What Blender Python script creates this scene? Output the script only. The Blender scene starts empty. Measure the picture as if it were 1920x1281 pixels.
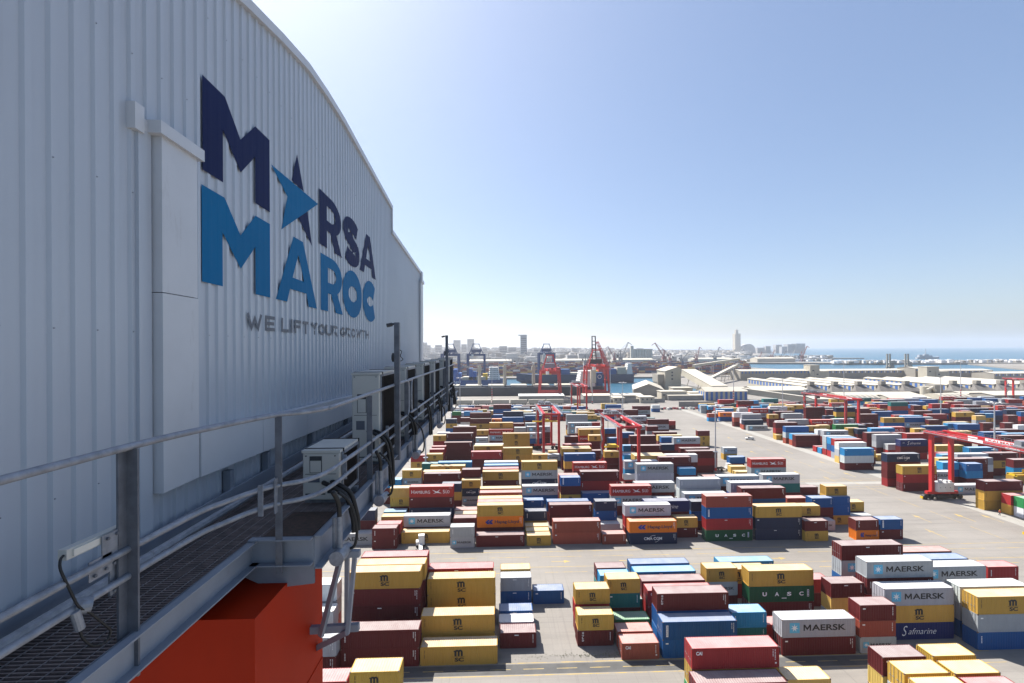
import bpy, bmesh, math, random
from mathutils import Vector, Matrix
random.seed(7)
R = math.radians
C = bpy.context.scene.collection
SC = bpy.context.scene
# ---------------------------------------------------------------- camera, sky, sun, exposure
EYE = 50.0
cd = bpy.data.cameras.new('camera'); cam = bpy.data.objects.new('camera', cd); C.objects.link(cam)
cd.sensor_width = 36.0; cd.lens = 820.0/1920*36; cd.clip_start = 0.05; cd.clip_end = 60000
cd.shift_y = 12.0/1920
PSI = math.atan(25/820.0)
cam.matrix_world = Matrix.Translation((0, 0, EYE)) @ Matrix.Rotation(-PSI, 4, 'Z') @ Matrix.Rotation(R(90), 4, 'X') @ Matrix.Rotation(-0.0052, 4, 'Z')
SC.camera = cam
w = bpy.data.worlds.new('World'); SC.world = w; w.use_nodes = True
nt = w.node_tree; bg = nt.nodes['Background']
sky = nt.nodes.new('ShaderNodeTexSky'); sky.sky_type = 'NISHITA'; sky.sun_disc = False
SUN_EL = 54.0; SUN_AZ = -39.0      # azimuth measured from +Y towards +X
sky.sun_elevation = R(SUN_EL); sky.sun_rotation = R(SUN_AZ)
sky.air_density = 1.0; sky.dust_density = 1.5; sky.ozone_density = 2.0; sky.altitude = 0
hs = nt.nodes.new('ShaderNodeHueSaturation'); hs.inputs['Saturation'].default_value = 1.08; hs.inputs['Hue'].default_value = .503
gm = nt.nodes.new('ShaderNodeGamma'); gm.inputs['Gamma'].default_value = 0.72
nt.links.new(sky.outputs[0], gm.inputs['Color']); nt.links.new(gm.outputs[0], hs.inputs['Color']); tn = nt.nodes.new('ShaderNodeMix'); tn.data_type = 'RGBA'; tn.blend_type = 'MULTIPLY'; tn.inputs['Factor'].default_value = 1.0; tn.inputs[7].default_value = (1.06, 1.15, 1.27, 1)
nt.links.new(hs.outputs[0], tn.inputs[6]); nt.links.new(tn.outputs[2], bg.inputs[0]); bg.inputs[1].default_value = 0.0925
sd = bpy.data.lights.new('sun', 'SUN'); so = bpy.data.objects.new('sun', sd); C.objects.link(so)
sd.energy = 5.0; sd.angle = R(0.5); sd.color = (1.0, 0.95, 0.88)
sdir = Vector((math.sin(R(SUN_AZ))*math.cos(R(SUN_EL)), math.cos(R(SUN_AZ))*math.cos(R(SUN_EL)), math.sin(R(SUN_EL))))
so.rotation_euler = sdir.to_track_quat('Z', 'Y').to_euler(); so.location = (0, 0, 120)
SC.view_settings.view_transform = 'Standard'; SC.view_settings.look = 'None'
SC.view_settings.gamma = 1.0; SC.view_settings.exposure = 1.15
SC.cycles.volume_bounces = 2
SC.cycles.max_bounces = 6
# ---------------------------------------------------------------- helpers
def X(u, Y):                     # world x of something seen near picture column u when it stands at depth Y
    return Y*((u-960)/820.0 + math.tan(PSI))/(1-(u-960)/820.0*math.tan(PSI))
def Zv(v, Y, u=960):             # world height of something seen near picture row v at depth Y
    return EYE - (v - 652.5 + 0.0052*(u-960))*Y/820.0
def tag(o, label=None, cat=None, group=None, kind=None):
    if label: o['label'] = label
    if cat: o['category'] = cat
    if group: o['group'] = group
    if kind: o['kind'] = kind
    return o
def thing(name, label, cat, loc=(0, 0, 0), rz=0.0, group=None):
    o = bpy.data.objects.new(name, None); C.objects.link(o)
    o.empty_display_size = 0.3
    o.location = loc; o.rotation_euler = (0, 0, rz)
    return tag(o, label, cat, group)
class MB:
    def __init__(s): s.v = []; s.f = []; s.m = []; s.c = None
    def quad(s, a, b, c, d, m=0):
        n = len(s.v); s.v += [tuple(a), tuple(b), tuple(c), tuple(d)]; s.f.append((n, n+1, n+2, n+3)); s.m.append(m)
    def poly(s, pts, m=0):
        n = len(s.v); s.v += [tuple(p) for p in pts]; s.f.append(tuple(range(n, n+len(pts)))); s.m.append(m)
    def box(s, x0, y0, z0, x1, y1, z1, m=0):
        n = len(s.v)
        s.v += [(x0, y0, z0), (x1, y0, z0), (x1, y1, z0), (x0, y1, z0), (x0, y0, z1), (x1, y0, z1), (x1, y1, z1), (x0, y1, z1)]
        for q in ((0, 3, 2, 1), (4, 5, 6, 7), (0, 1, 5, 4), (1, 2, 6, 5), (2, 3, 7, 6), (3, 0, 4, 7)):
            s.f.append(tuple(n+i for i in q)); s.m.append(m)
        return s
    def beam(s, p, q, w, h=None, m=0, w2=None):
        p = Vector(p); q = Vector(q); h = h or w; w2 = w2 or w
        d = (q-p)
        if d.length < 1e-6: return s
        d.normalize()
        up = Vector((0, 0, 1)) if abs(d.z) < 0.95 else Vector((0, 1, 0))
        a = d.cross(up).normalized(); b = a.cross(d).normalized()
        n = len(s.v)
        for c0, ww in ((p, w), (q, w2)):
            hh = h*ww/w
            for sx, sy in ((-1, -1), (1, -1), (1, 1), (-1, 1)):
                s.v.append(tuple(c0 + a*sx*ww/2 + b*sy*hh/2))
        for f in ((0, 1, 2, 3), (7, 6, 5, 4), (0, 4, 5, 1), (1, 5, 6, 2), (2, 6, 7, 3), (3, 7, 4, 0)):
            s.f.append(tuple(n+i for i in f)); s.m.append(m)
        return s
    def tube(s, pts, r, n=8, m=0, r2=None, caps=True):
        pts = [Vector(p) for p in pts]; rings = []
        prev = None
        for i, p in enumerate(pts):
            if i == 0: d = pts[1]-p
            elif i == len(pts)-1: d = p-pts[i-1]
            else: d = (pts[i+1]-p).normalized() + (p-pts[i-1]).normalized()
            d.normalize()
            if prev is None:
                up = Vector((0, 0, 1)) if abs(d.z) < 0.9 else Vector((1, 0, 0))
                a = d.cross(up).normalized()
            else:
                a = (prev - d*prev.dot(d)).normalized()
            prev = a; b = a.cross(d)
            rr = r if r2 is None else r+(r2-r)*i/(len(pts)-1)
            base = len(s.v); rings.append(base)
            for k in range(n):
                t = 2*math.pi*k/n
                s.v.append(tuple(p + a*math.cos(t)*rr + b*math.sin(t)*rr))
        for i in range(len(rings)-1):
            for k in range(n):
                a0 = rings[i]+k; a1 = rings[i]+(k+1) % n; b0 = rings[i+1]+k; b1 = rings[i+1]+(k+1) % n
                s.f.append((a0, a1, b1, b0)); s.m.append(m)
        if caps:
            s.f.append(tuple(rings[0]+k for k in range(n))[::-1]); s.m.append(m)
            s.f.append(tuple(rings[-1]+k for k in range(n))); s.m.append(m)
        return s
    def lattice(s, p, q, w, h, t, seg, m=0):      # four chords with zigzag lacing
        p = Vector(p); q = Vector(q); d = (q-p).normalized()
        up = Vector((0, 0, 1)) if abs(d.z) < 0.95 else Vector((0, 1, 0))
        a = d.cross(up).normalized(); b = a.cross(d).normalized()
        off = [a*sx*w/2+b*sy*h/2 for sx, sy in ((-1, -1), (1, -1), (1, 1), (-1, 1))]
        for o in off: s.beam(p+o, q+o, t, t, m)
        for i in range(seg):
            for k in range(4):
                f0 = i/seg; f1 = (i+1)/seg
                o0 = off[k]; o1 = off[(k+1) % 4]
                if i % 2: o0, o1 = o1, o0
                s.beam(p+(q-p)*f0+o0, p+(q-p)*f1+o1, t*.7, t*.7, m)
        return s
    def prism(s, pts, y0, y1, m=0):               # outline in x,z extruded along y
        n = len(pts)
        s.poly([(x, y0, z) for x, z in pts], m); s.poly([(x, y1, z) for x, z in pts][::-1], m)
        for i in range(n):
            a = pts[i]; b = pts[(i+1) % n]
            s.quad((a[0], y0, a[1]), (a[0], y1, a[1]), (b[0], y1, b[1]), (b[0], y0, b[1]), m)
        return s
    def mesh(s, name, mats, smooth=False):
        me = bpy.data.meshes.new(name); me.from_pydata(s.v, [], s.f)
        for mm in (mats if isinstance(mats, (list, tuple)) else [mats]): me.materials.append(mm)
        me.polygons.foreach_set('material_index', s.m)
        if smooth: me.polygons.foreach_set('use_smooth', [True]*len(s.f))
        me.update(); return me
    def build(s, name, mats, parent=None, loc=(0, 0, 0), smooth=False):
        o = bpy.data.objects.new(name, s.mesh(name, mats, smooth)); C.objects.link(o); o.location = loc
        if parent: o.parent = parent
        return o
def link(name, me, parent=None, loc=(0, 0, 0)):
    o = bpy.data.objects.new(name, me); C.objects.link(o); o.location = loc
    if parent: o.parent = parent
    return o
def bez(pts, n=6):               # Catmull-Rom through points
    P = [Vector(p) for p in pts]; P = [P[0]]+P+[P[-1]]; out = []
    for i in range(1, len(P)-2):
        for k in range(n):
            t = k/n; a, b, c, d = P[i-1], P[i], P[i+1], P[i+2]
            out.append(.5*((2*b)+(c-a)*t+(2*a-5*b+4*c-d)*t*t+(3*b-a-3*c+d)*t**3))
    out.append(P[-2]); return out
# ---------------------------------------------------------------- materials
def nodes(m):
    m.use_nodes = True; return m.node_tree, m.node_tree.nodes['Principled BSDF']
def noise(t, scale, detail=4, vec=None, rough=.6):
    n = t.nodes.new('ShaderNodeTexNoise'); n.inputs['Scale'].default_value = scale; n.inputs['Detail'].default_value = detail
    n.inputs['Roughness'].default_value = rough
    if vec: t.links.new(vec, n.inputs['Vector'])
    return n
def ramp(t, src, a, b, ca=(0, 0, 0, 1), cb=(1, 1, 1, 1)):
    r = t.nodes.new('ShaderNodeValToRGB'); r.color_ramp.elements[0].position = a; r.color_ramp.elements[1].position = b
    r.color_ramp.elements[0].color = ca; r.color_ramp.elements[1].color = cb
    t.links.new(src, r.inputs[0]); return r
def mix(t, f, a, b, mode='MIX'):
    n = t.nodes.new('ShaderNodeMix'); n.data_type = 'RGBA'; n.blend_type = mode
    for sck, val in ((n.inputs['Factor'], f), (n.inputs[6], a), (n.inputs[7], b)):
        if hasattr(val, 'is_output'): t.links.new(val, sck)
        elif isinstance(val, (int, float)): sck.default_value = val
        else: sck.default_value = tuple(val)+((1,) if len(val) == 3 else ())
    return n.outputs[2]
def coords(t, kind='Object', scale=(1, 1, 1)):
    c = t.nodes.new('ShaderNodeTexCoord'); m = t.nodes.new('ShaderNodeMapping'); m.inputs['Scale'].default_value = scale
    t.links.new(c.outputs[kind], m.inputs[0]); return m.outputs[0]
def mat(name, col, rough=.6, metal=0.0, var=.25, nscale=1.5, dirt=None, dscale=(1, 1, 1), dlo=.5, dhi=.8, damt=.6, bump=0.0, bscale=20, spec=.5, geo=False):
    m = bpy.data.materials.new(name); t, b = nodes(m)
    kind = 'Object'
    vec = coords(t, kind)
    if geo:
        g = t.nodes.new('ShaderNodeNewGeometry'); vec = g.outputs['Position']
    n = noise(t, nscale, 5, vec)
    r = ramp(t, n.outputs['Fac'], .3, .7)
    dk = tuple(c*(1-var) for c in col); lt = tuple(min(1, c*(1+var*.5)) for c in col)
    out = mix(t, r.outputs[0], dk, lt)
    if dirt:
        dv = coords(t, kind, dscale)
        d = noise(t, 1.0, 6, dv, .7); dr = ramp(t, d.outputs['Fac'], dlo, dhi)
        ml = t.nodes.new('ShaderNodeMath'); ml.operation = 'MULTIPLY'; ml.inputs[1].default_value = damt
        t.links.new(dr.outputs[0], ml.inputs[0]); out = mix(t, ml.outputs[0], out, dirt)
    t.links.new(out, b.inputs['Base Color'])
    b.inputs['Roughness'].default_value = rough; b.inputs['Metallic'].default_value = metal
    b.inputs['Specular IOR Level'].default_value = spec
    if bump:
        bn = noise(t, bscale, 4, vec); bp = t.nodes.new('ShaderNodeBump'); bp.inputs['Strength'].default_value = bump
        t.links.new(bn.outputs['Fac'], bp.inputs['Height']); t.links.new(bp.outputs[0], b.inputs['Normal'])
    return m
def flat(name, col, rough=.5, metal=0.0):
    m = bpy.data.materials.new(name); t, b = nodes(m); b.inputs['Base Color'].default_value = (*col, 1)
    b.inputs['Roughness'].default_value = rough; b.inputs['Metallic'].default_value = metal; return m
def container_paint(name, roof, attr):
    m = bpy.data.materials.new(name); t, b = nodes(m)
    if attr:
        a = t.nodes.new('ShaderNodeAttribute'); a.attribute_name = 'Col'; col = a.outputs['Color']
        g = t.nodes.new('ShaderNodeNewGeometry'); base = g.outputs['Position']
    else:
        oi = t.nodes.new('ShaderNodeObjectInfo'); col = oi.outputs['Color']
        g = t.nodes.new('ShaderNodeNewGeometry'); base = g.outputs['Position']
    mp = t.nodes.new('ShaderNodeMapping'); t.links.new(base, mp.inputs[0])
    mp.inputs['Scale'].default_value = (.5, .5, .5) if roof else (1.6, 1.6, .28)
    n1 = noise(t, 1.0, 6, mp.outputs[0], .65)
    f1 = ramp(t, n1.outputs['Fac'], .35, .75)
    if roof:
        c1 = mix(t, .36, col, (.50, .49, .47)); c2 = mix(t, .60, col, (.47, .46, .44))  # sun glare on the tops painted in as paler colour, with dust and fading
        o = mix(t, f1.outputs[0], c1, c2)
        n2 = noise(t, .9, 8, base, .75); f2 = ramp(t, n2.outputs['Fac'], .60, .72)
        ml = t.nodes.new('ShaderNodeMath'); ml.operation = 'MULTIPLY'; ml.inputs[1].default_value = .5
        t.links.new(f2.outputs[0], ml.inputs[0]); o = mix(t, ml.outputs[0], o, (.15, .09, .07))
    else:
        dk = mix(t, .25, col, (.05, .035, .03)); lt = mix(t, .03, col, (.42, .38, .34))
        o = mix(t, f1.outputs[0], dk, lt)
        o = mix(t, .45, o, col)
        mp2 = t.nodes.new('ShaderNodeMapping'); t.links.new(base, mp2.inputs[0]); mp2.inputs['Scale'].default_value = (3.2, 3.2, .35)
        n2 = noise(t, 1.0, 8, mp2.outputs[0], .8); f2 = ramp(t, n2.outputs['Fac'], .60, .74)
        ml = t.nodes.new('ShaderNodeMath'); ml.operation = 'MULTIPLY'; ml.inputs[1].default_value = .6
        t.links.new(f2.outputs[0], ml.inputs[0]); o = mix(t, ml.outputs[0], o, (.10, .045, .025))
    t.links.new(o, b.inputs['Base Color']); b.inputs['Roughness'].default_value = .5 if roof else .55
    b.inputs['Specular IOR Level'].default_value = .35 if roof else .18
    return m
M_CW = container_paint('container_side_paint', False, False)
M_CR = container_paint('container_roof_glare_dust', True, False)
M_SW = container_paint('stack_side_paint', False, True)
M_SR = container_paint('stack_roof_glare_dust', True, True)
M_STEEL = mat('galvanised_steel', (.30, .31, .33), .42, .55, .3, 9, (.16, .10, .07), (3, 3, 3), .58, .75, .5)
M_CAST = mat('corner_steel', (.14, .10, .09), .6, .2, .3, 3)
MK = {'k': flat('black_lettering', (.012, .012, .014), .6), 'w': flat('white_lettering', (.75, .75, .74), .6),
      'n': flat('navy_lettering', (.012, .02, .06), .6), 's': flat('sky_blue_square', (.10, .42, .62), .6), 'u': flat('blue_emblem', (.01, .03, .22), .6), 'r': flat('red_lettering', (.5, .02, .02), .6)}
MKL = list('kwnsur'); MKM = [MK[k] for k in MKL]
M_CONC = mat('yard_concrete', (.30, .295, .28), .85, 0, .10, .05, geo=True)
M_WHITE = mat('white_steel_paint', (.62, .62, .60), .5, 0, .12, 1.2, (.30, .28, .25), (1.5, 1.5, .3), .6, .8, .35)
M_RED = mat('crane_red_paint', (.42, .014, .016), .4, 0, .15, .6)
M_DRED = mat('quay_crane_red', (.42, .02, .02), .5, 0, .2, .3)
M_BLUE = mat('quay_crane_blue', (.006, .042, .15), .5, 0, .2, .3)
M_BLACK = mat('black_rubber', (.012, .012, .013), .6, 0, .3, 6)
M_DGREY = mat('dark_grey_steel', (.05, .052, .056), .55, .2, .3, 2)
M_YEL = mat('yellow_machine_paint', (.62, .40, .015), .45, 0, .2, 1)
M_GLASS = flat('dark_glass', (.03, .04, .05), .1)
M_CREAM = mat('cream_cladding', (.40, .37, .30), .7, 0, .12, .08, (.30, .27, .22), (.2, .2, .05), .55, .8, .5)
M_ROOFC = mat('pale_sheet_roof', (.45, .415, .345), .6, 0, .10, .06, (.36, .32, .26), (.05, .3, .3), .55, .8, .5)
M_SHEDW = mat('weathered_wall', (.26, .24, .205), .8, 0, .15, .08, (.20, .19, .17), (.3, .3, .04), .5, .8, .5)
M_BPAN = flat('blue_panel', (.03, .11, .34), .5)
M_CITY = mat('city_render', (.36, .36, .36), .8, 0, .35, .012, geo=True)
M_WIN = flat('window_dark', (.06, .07, .09), .25)
# ---------------------------------------------------------------- ground, water, markings
def slab(name, pts, top, bot, m):
    mb = MB(); n = len(pts)
    mb.poly([(x, y, top) for x, y in pts]); mb.poly([(x, y, bot) for x, y in pts][::-1])
    for i in range(n):
        a = pts[i]; b = pts[(i+1) % n]; mb.quad((a[0], a[1], bot), (b[0], b[1], bot), (b[0], b[1], top), (a[0], a[1], top))
    return tag(mb.build(name, m), kind='structure')
# yard concrete: slab joints, oil stains, tyre tracks
def yard_mat():
    m = bpy.data.materials.new('yard_surface'); t, b = nodes(m)
    g = t.nodes.new('ShaderNodeNewGeometry'); P = g.outputs['Position']
    n1 = noise(t, .03, 6, P); r1 = ramp(t, n1.outputs['Fac'], .35, .65)
    o = mix(t, r1.outputs[0], (.180, .165, .147), (.226, .209, .187))
    mp = t.nodes.new('ShaderNodeMapping'); mp.inputs['Scale'].default_value = (.02, .35, 1); t.links.new(P, mp.inputs[0])
    n2 = noise(t, 1, 5, mp.outputs[0], .7); r2 = ramp(t, n2.outputs['Fac'], .48, .72)
    ml = t.nodes.new('ShaderNodeMath'); ml.operation = 'MULTIPLY'; ml.inputs[1].default_value = .5; t.links.new(r2.outputs[0], ml.inputs[0])
    o = mix(t, ml.outputs[0], o, (.12, .113, .105))
    n3 = noise(t, .6, 8, P, .75); r3 = ramp(t, n3.outputs['Fac'], .6, .72)
    ml = t.nodes.new('ShaderNodeMath'); ml.operation = 'MULTIPLY'; ml.inputs[1].default_value = .35; t.links.new(r3.outputs[0], ml.inputs[0])
    o = mix(t, ml.outputs[0], o, (.085, .08, .075))
    for sc_, lo, hi, am, cc in (((.9, .018, 1), .60, .70, .35, (.10, .095, .09)), ((.014, .8, 1), .60, .72, .30, (.10, .095, .09)), ((.07, .09, 1), .58, .64, .16, (.26, .25, .23))):
        mp = t.nodes.new('ShaderNodeMapping'); mp.inputs['Scale'].default_value = sc_; t.links.new(P, mp.inputs[0])
        nn = noise(t, 1, 4, mp.outputs[0], .6); r_ = ramp(t, nn.outputs['Fac'], lo, hi)
        ml = t.nodes.new('ShaderNodeMath'); ml.operation = 'MULTIPLY'; ml.inputs[1].default_value = am; t.links.new(r_.outputs[0], ml.inputs[0])
        o = mix(t, ml.outputs[0], o, cc)
    bk = t.nodes.new('ShaderNodeTexBrick'); bk.offset = 0; bk.inputs['Scale'].default_value = .17; bk.inputs['Mortar Size'].default_value = .004
    bk.inputs['Color1'].default_value = (1, 1, 1, 1); bk.inputs['Color2'].default_value = (.93, .93, .93, 1); bk.inputs['Mortar'].default_value = (.6, .6, .6, 1); t.links.new(P, bk.inputs['Vector'])
    o = mix(t, .55, o, bk.outputs['Color'], 'MULTIPLY')
    t.links.new(o, b.inputs['Base Color']); b.inputs['Roughness'].default_value = .8
    return m
M_YARD = yard_mat()
M_ASPH = mat('dark_asphalt', (.075, .074, .072), .85, 0, .25, .4, (.14, .13, .125), (.05, .6, 1), .5, .8, .5, geo=True)
M_RUN = mat('runway_concrete', (.28, .27, .245), .85, 0, .12, .2, geo=True)
M_LINE = mat('yellow_line_paint', (.42, .29, .06), .7, 0, .2, .4, (.22, .20, .17), (.5, .5, .5), .42, .62, .85)
M_LINEW = mat('white_line_paint', (.62, .61, .58), .7, 0, .15, .4)
slab('container_yard_ground', [(-420, -160), (1500, -160), (1500, 745), (700, 745), (248, 700), (248, 470), (120, 453), (-420, 453)], 0, -5, M_YARD)
wm = bpy.data.materials.new('sea_water'); t, b = nodes(wm)
g = t.nodes.new('ShaderNodeNewGeometry')
n = noise(t, .002, 5, g.outputs['Position']); rr = ramp(t, n.outputs['Fac'], .35, .65)
t.links.new(mix(t, rr.outputs[0], (.008, .070, .125), (.012, .095, .155)), b.inputs['Base Color']); b.inputs['Roughness'].default_value = .28
n2 = noise(t, .35, 6, g.outputs['Position'], .7); bp = t.nodes.new('ShaderNodeBump'); bp.inputs['Strength'].default_value = .8; bp.inputs['Distance'].default_value = 1.2
t.links.new(n2.outputs['Fac'], bp.inputs['Height']); t.links.new(bp.outputs[0], b.inputs['Normal'])
mb = MB(); mb.quad((-12000, -400, -3), (16000, -400, -3), (16000, 12500, -3), (-12000, 12500, -3)); tag(mb.build('sea_water', wm), kind='structure')
M_LAND = mat('far_ground', (.20, .185, .165), .9, 0, .3, .01, geo=True)
slab('far_terminal_ground', [(-900, 735), (520, 735), (640, 900), (560, 1230), (-900, 1230)], -.3, -5, M_LAND)
# city land rising gently to the left, ending in a low point on the right
mb = MB(); nx, ny = 60, 26
def cz(x, y): return -1.5 + max(0, (y-2300)/2600)*34*max(0.0, min(1, (1900-x)/2600)) 
for i in range(nx):
    for j in range(ny):
        x0 = -4200+i*115.; x1 = x0+115; y0 = 1500+j*140.; y1 = y0+140
        if x1 > 900+(y0-1500)*.72 and x0 > 400: continue
        mb.quad((x0, y0, cz(x0, y0)), (x1, y0, cz(x1, y0)), (x1, y1, cz(x1, y1)), (x0, y1, cz(x0, y1)))
tag(mb.build('city_hillside', M_LAND), kind='structure')
slab('breakwater', [(640, 1330), (1200, 1180), (2600, 1120), (2600, 1200), (1200, 1290), (660, 1480)], 1.5, -5, M_LAND)
slab('outer_quay_ground', [(1010, 746), (2700, 746), (2700, 1110), (1290, 1165)], -.2, -5, M_LAND)
slab('outer_mole', [(500, 1900), (1500, 1750), (1500, 1790), (500, 1960)], 1.0, -5, M_LAND)
def strip(mb, x0, y0, x1, y1, z=.004): mb.quad((x0, y0, z), (x1, y0, z), (x1, y1, z), (x0, y1, z))
mb = MB(); strip(mb, -40, 66.9, 75, 69.0, .004); tag(mb.build('truck_lane', M_ASPH), kind='structure')
mb = MB(); strip(mb, 144.2, 60, 149.4, 350, .004); strip(mb, 112, 154.5, 144.1, 157.2, .004)
tag(mb.build('crane_runway', M_RUN), kind='structure')
mb = MB()
for y in (66.6, 69.2): strip(mb, -40, y, 80, y+.14, .008)
x = -38
while x < 75: strip(mb, x, 67.9, x+3.2, 68.02, .008); x += 5.2
for y in (97.0, 99.4, 104.2, 106.9): 
    x = -40
    while x < 170: strip(mb, x, y, x+9.6, y+.15, .008); x += 9.6 if y in (99.4, 106.9) else 12.5
for y in (149.5, 151.6, 158.6, 160.4): strip(mb, 104, y, 175, y+.14, .008)
for x in (130.0,): 
    yy = 108
    while yy < 225: strip(mb, x, yy, x+.2, yy+9, .008); yy += 11.5
def arrow(mb, x, y, s=1.0):
    strip(mb, x, y, x+.22*s, y+3.6*s, .008); mb.poly([(x-.55*s, y+3.6*s, .008), (x+.77*s, y+3.6*s, .008), (x+.11*s, y+5.6*s, .008)])
rnd = random.Random(5)
for (x, y) in ((118, 166), (124, 158), (136, 163), (140, 150), (122, 120), (135, 120), (142, 119), (116, 110), (108, 98), (140, 101), (120, 200), (137, 200), (126, 232), (141, 240), (98, 160), (139, 180), (119, 260), (134, 262),
               (-18, 101.5), (2, 101), (12, 101.8), (36, 101), (50, 102), (63, 101.2), (80, 101.5), (28, 101.6), (92, 101)):
    if y < 105:
        strip(mb, x, y, x+3.0, y+.22, .008); mb.poly([(x+3, y-.5, .008), (x+4.6, y+.11, .008), (x+3, y+.7, .008)])
    else: arrow(mb, x, y, 1.1)
tag(mb.build('yellow_lane_markings', M_LINE), kind='structure')
# weeds growing in the joint beside the truck lane
mb = MB(); rnd = random.Random(11)
for i in range(700):
    x = rnd.choice((rnd.gauss(20, 6), rnd.uniform(4, 46), rnd.gauss(33, 3))); y = 70.6+rnd.gauss(0, .35); s = rnd.uniform(.04, .13); a = rnd.uniform(0, 6.28)
    for k in range(3):
        a += 2.1; mb.poly([(x-.03, y, 0), (x+.03, y, 0), (x+math.cos(a)*s, y+math.sin(a)*s, s*1.1)])
tag(mb.build('weeds', mat('weed_green', (.16, .17, .07), .9, 0, .4, 3)), kind='stuff')
# ---------------------------------------------------------------- lettering kit (outlines in x,z turned into filled meshes)
def fill2d(polys, res=6):        # polys: closed outlines; holes are cut by the even-odd fill
    cu = bpy.data.curves.new('tmp', 'CURVE'); cu.dimensions = '2D'; cu.fill_mode = 'BOTH'
    for P in polys:
        sp = cu.splines.new('POLY'); sp.points.add(len(P)-1)
        for i, (a, b) in enumerate(P): sp.points[i].co = (a, b, 0, 1)
        sp.use_cyclic_u = True
    o = bpy.data.objects.new('tmp', cu); me = bpy.data.meshes.new_from_object(o)
    V = [tuple(v.co) for v in me.vertices]; Fc = [tuple(p.vertices) for p in me.polygons]
    bpy.data.objects.remove(o); bpy.data.curves.remove(cu); bpy.data.meshes.remove(me)
    return V, Fc
def text2d(s, width=None, height=1.0, bold=0.0, shear=0.0, space=1.0):
    cu = bpy.data.curves.new('tmp', 'FONT'); cu.body = s; cu.size = 1.0; cu.offset = bold; cu.shear = shear; cu.resolution_u = 4; cu.space_character = space
    o = bpy.data.objects.new('tmp', cu); me = bpy.data.meshes.new_from_object(o)
    V = [tuple(v.co) for v in me.vertices]; Fc = [tuple(p.vertices) for p in me.polygons]
    bpy.data.objects.remove(o); bpy.data.curves.remove(cu); bpy.data.meshes.remove(me)
    x0 = min(v[0] for v in V); x1 = max(v[0] for v in V); y0 = min(v[1] for v in V); y1 = max(v[1] for v in V)
    sy = height/(y1-y0); sx = width/(x1-x0) if width else sy
    return [((v[0]-x0)*sx, (v[1]-y0)*sy) for v in V], Fc
def stroke(P, w):                # closed outline around a thick open path
    L = []; Rr = []
    P = [Vector(p) for p in P]
    for i, p in enumerate(P):
        a = (P[i]-P[i-1]).normalized() if i else (P[1]-P[0]).normalized()
        b = (P[i+1]-P[i]).normalized() if i < len(P)-1 else a
        t = (a+b).normalized(); n = Vector((-t.y, t.x)); k = min(2.0, 1/max(.3, n.dot(Vector((-a.y, a.x)))))
        L.append(p+n*w/2*k); Rr.append(p-n*w/2*k)
    return [tuple(q) for q in L+Rr[::-1]]
def arc(cx, cy, rx, ry, a0, a1, n=10):
    return [(cx+rx*math.cos(R(a0+(a1-a0)*i/n)), cy+ry*math.sin(R(a0+(a1-a0)*i/n))) for i in range(n+1)]
def add2d(mb, VF, x, z, m, y=0.0):
    V, Fc = VF; n = len(mb.v)
    mb.v += [(v[0]+x, y, v[1]+z) for v in V]; mb.f += [tuple(n+i for i in f) for f in Fc]; mb.m += [m]*len(Fc)
def rect(mb, x0, z0, x1, z1, m, y=0.0): mb.quad((x0, y, z0), (x1, y, z0), (x1, y, z1), (x0, y, z1), m)
def star_pts(cx, cz, ro, ri, n, a0=90):
    return [(cx+(ro if i % 2 == 0 else ri)*math.cos(R(a0+i*180/n)), cz+(ro if i % 2 == 0 else ri)*math.sin(R(a0+i*180/n))) for i in range(2*n)]
def marks(mb, L, h, side=1):     # small number rows near the right end
    rnd = random.Random(int(L*7)+side)
    for c in range(2 if L > 8 else 1):
        z = h*.86
        while z > h*(.35 if c == 0 else .55):
            rect(mb, L-.62-c*.3, z-.09, L-.5-c*.3, z, 1); z -= .09+rnd.choice((.05, .05, .12))
def maersk(mb, x, z, w, h, m):
    f = w/7.0
    mb2 = [(0, 0), (0, h), (.26*f, h), (.62*f, h*.45), (.98*f, h), (1.24*f, h), (1.24*f, 0), (1.02*f, 0), (1.02*f, h*.62), (.62*f, h*.08), (.22*f, h*.62), (.22*f, 0)]
    add2d(mb, fill2d([mb2]), x, z, m)
    add2d(mb, text2d('AERSK', w-1.38*f, h, .022), x+1.38*f, z, m)
_logo = {}
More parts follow.
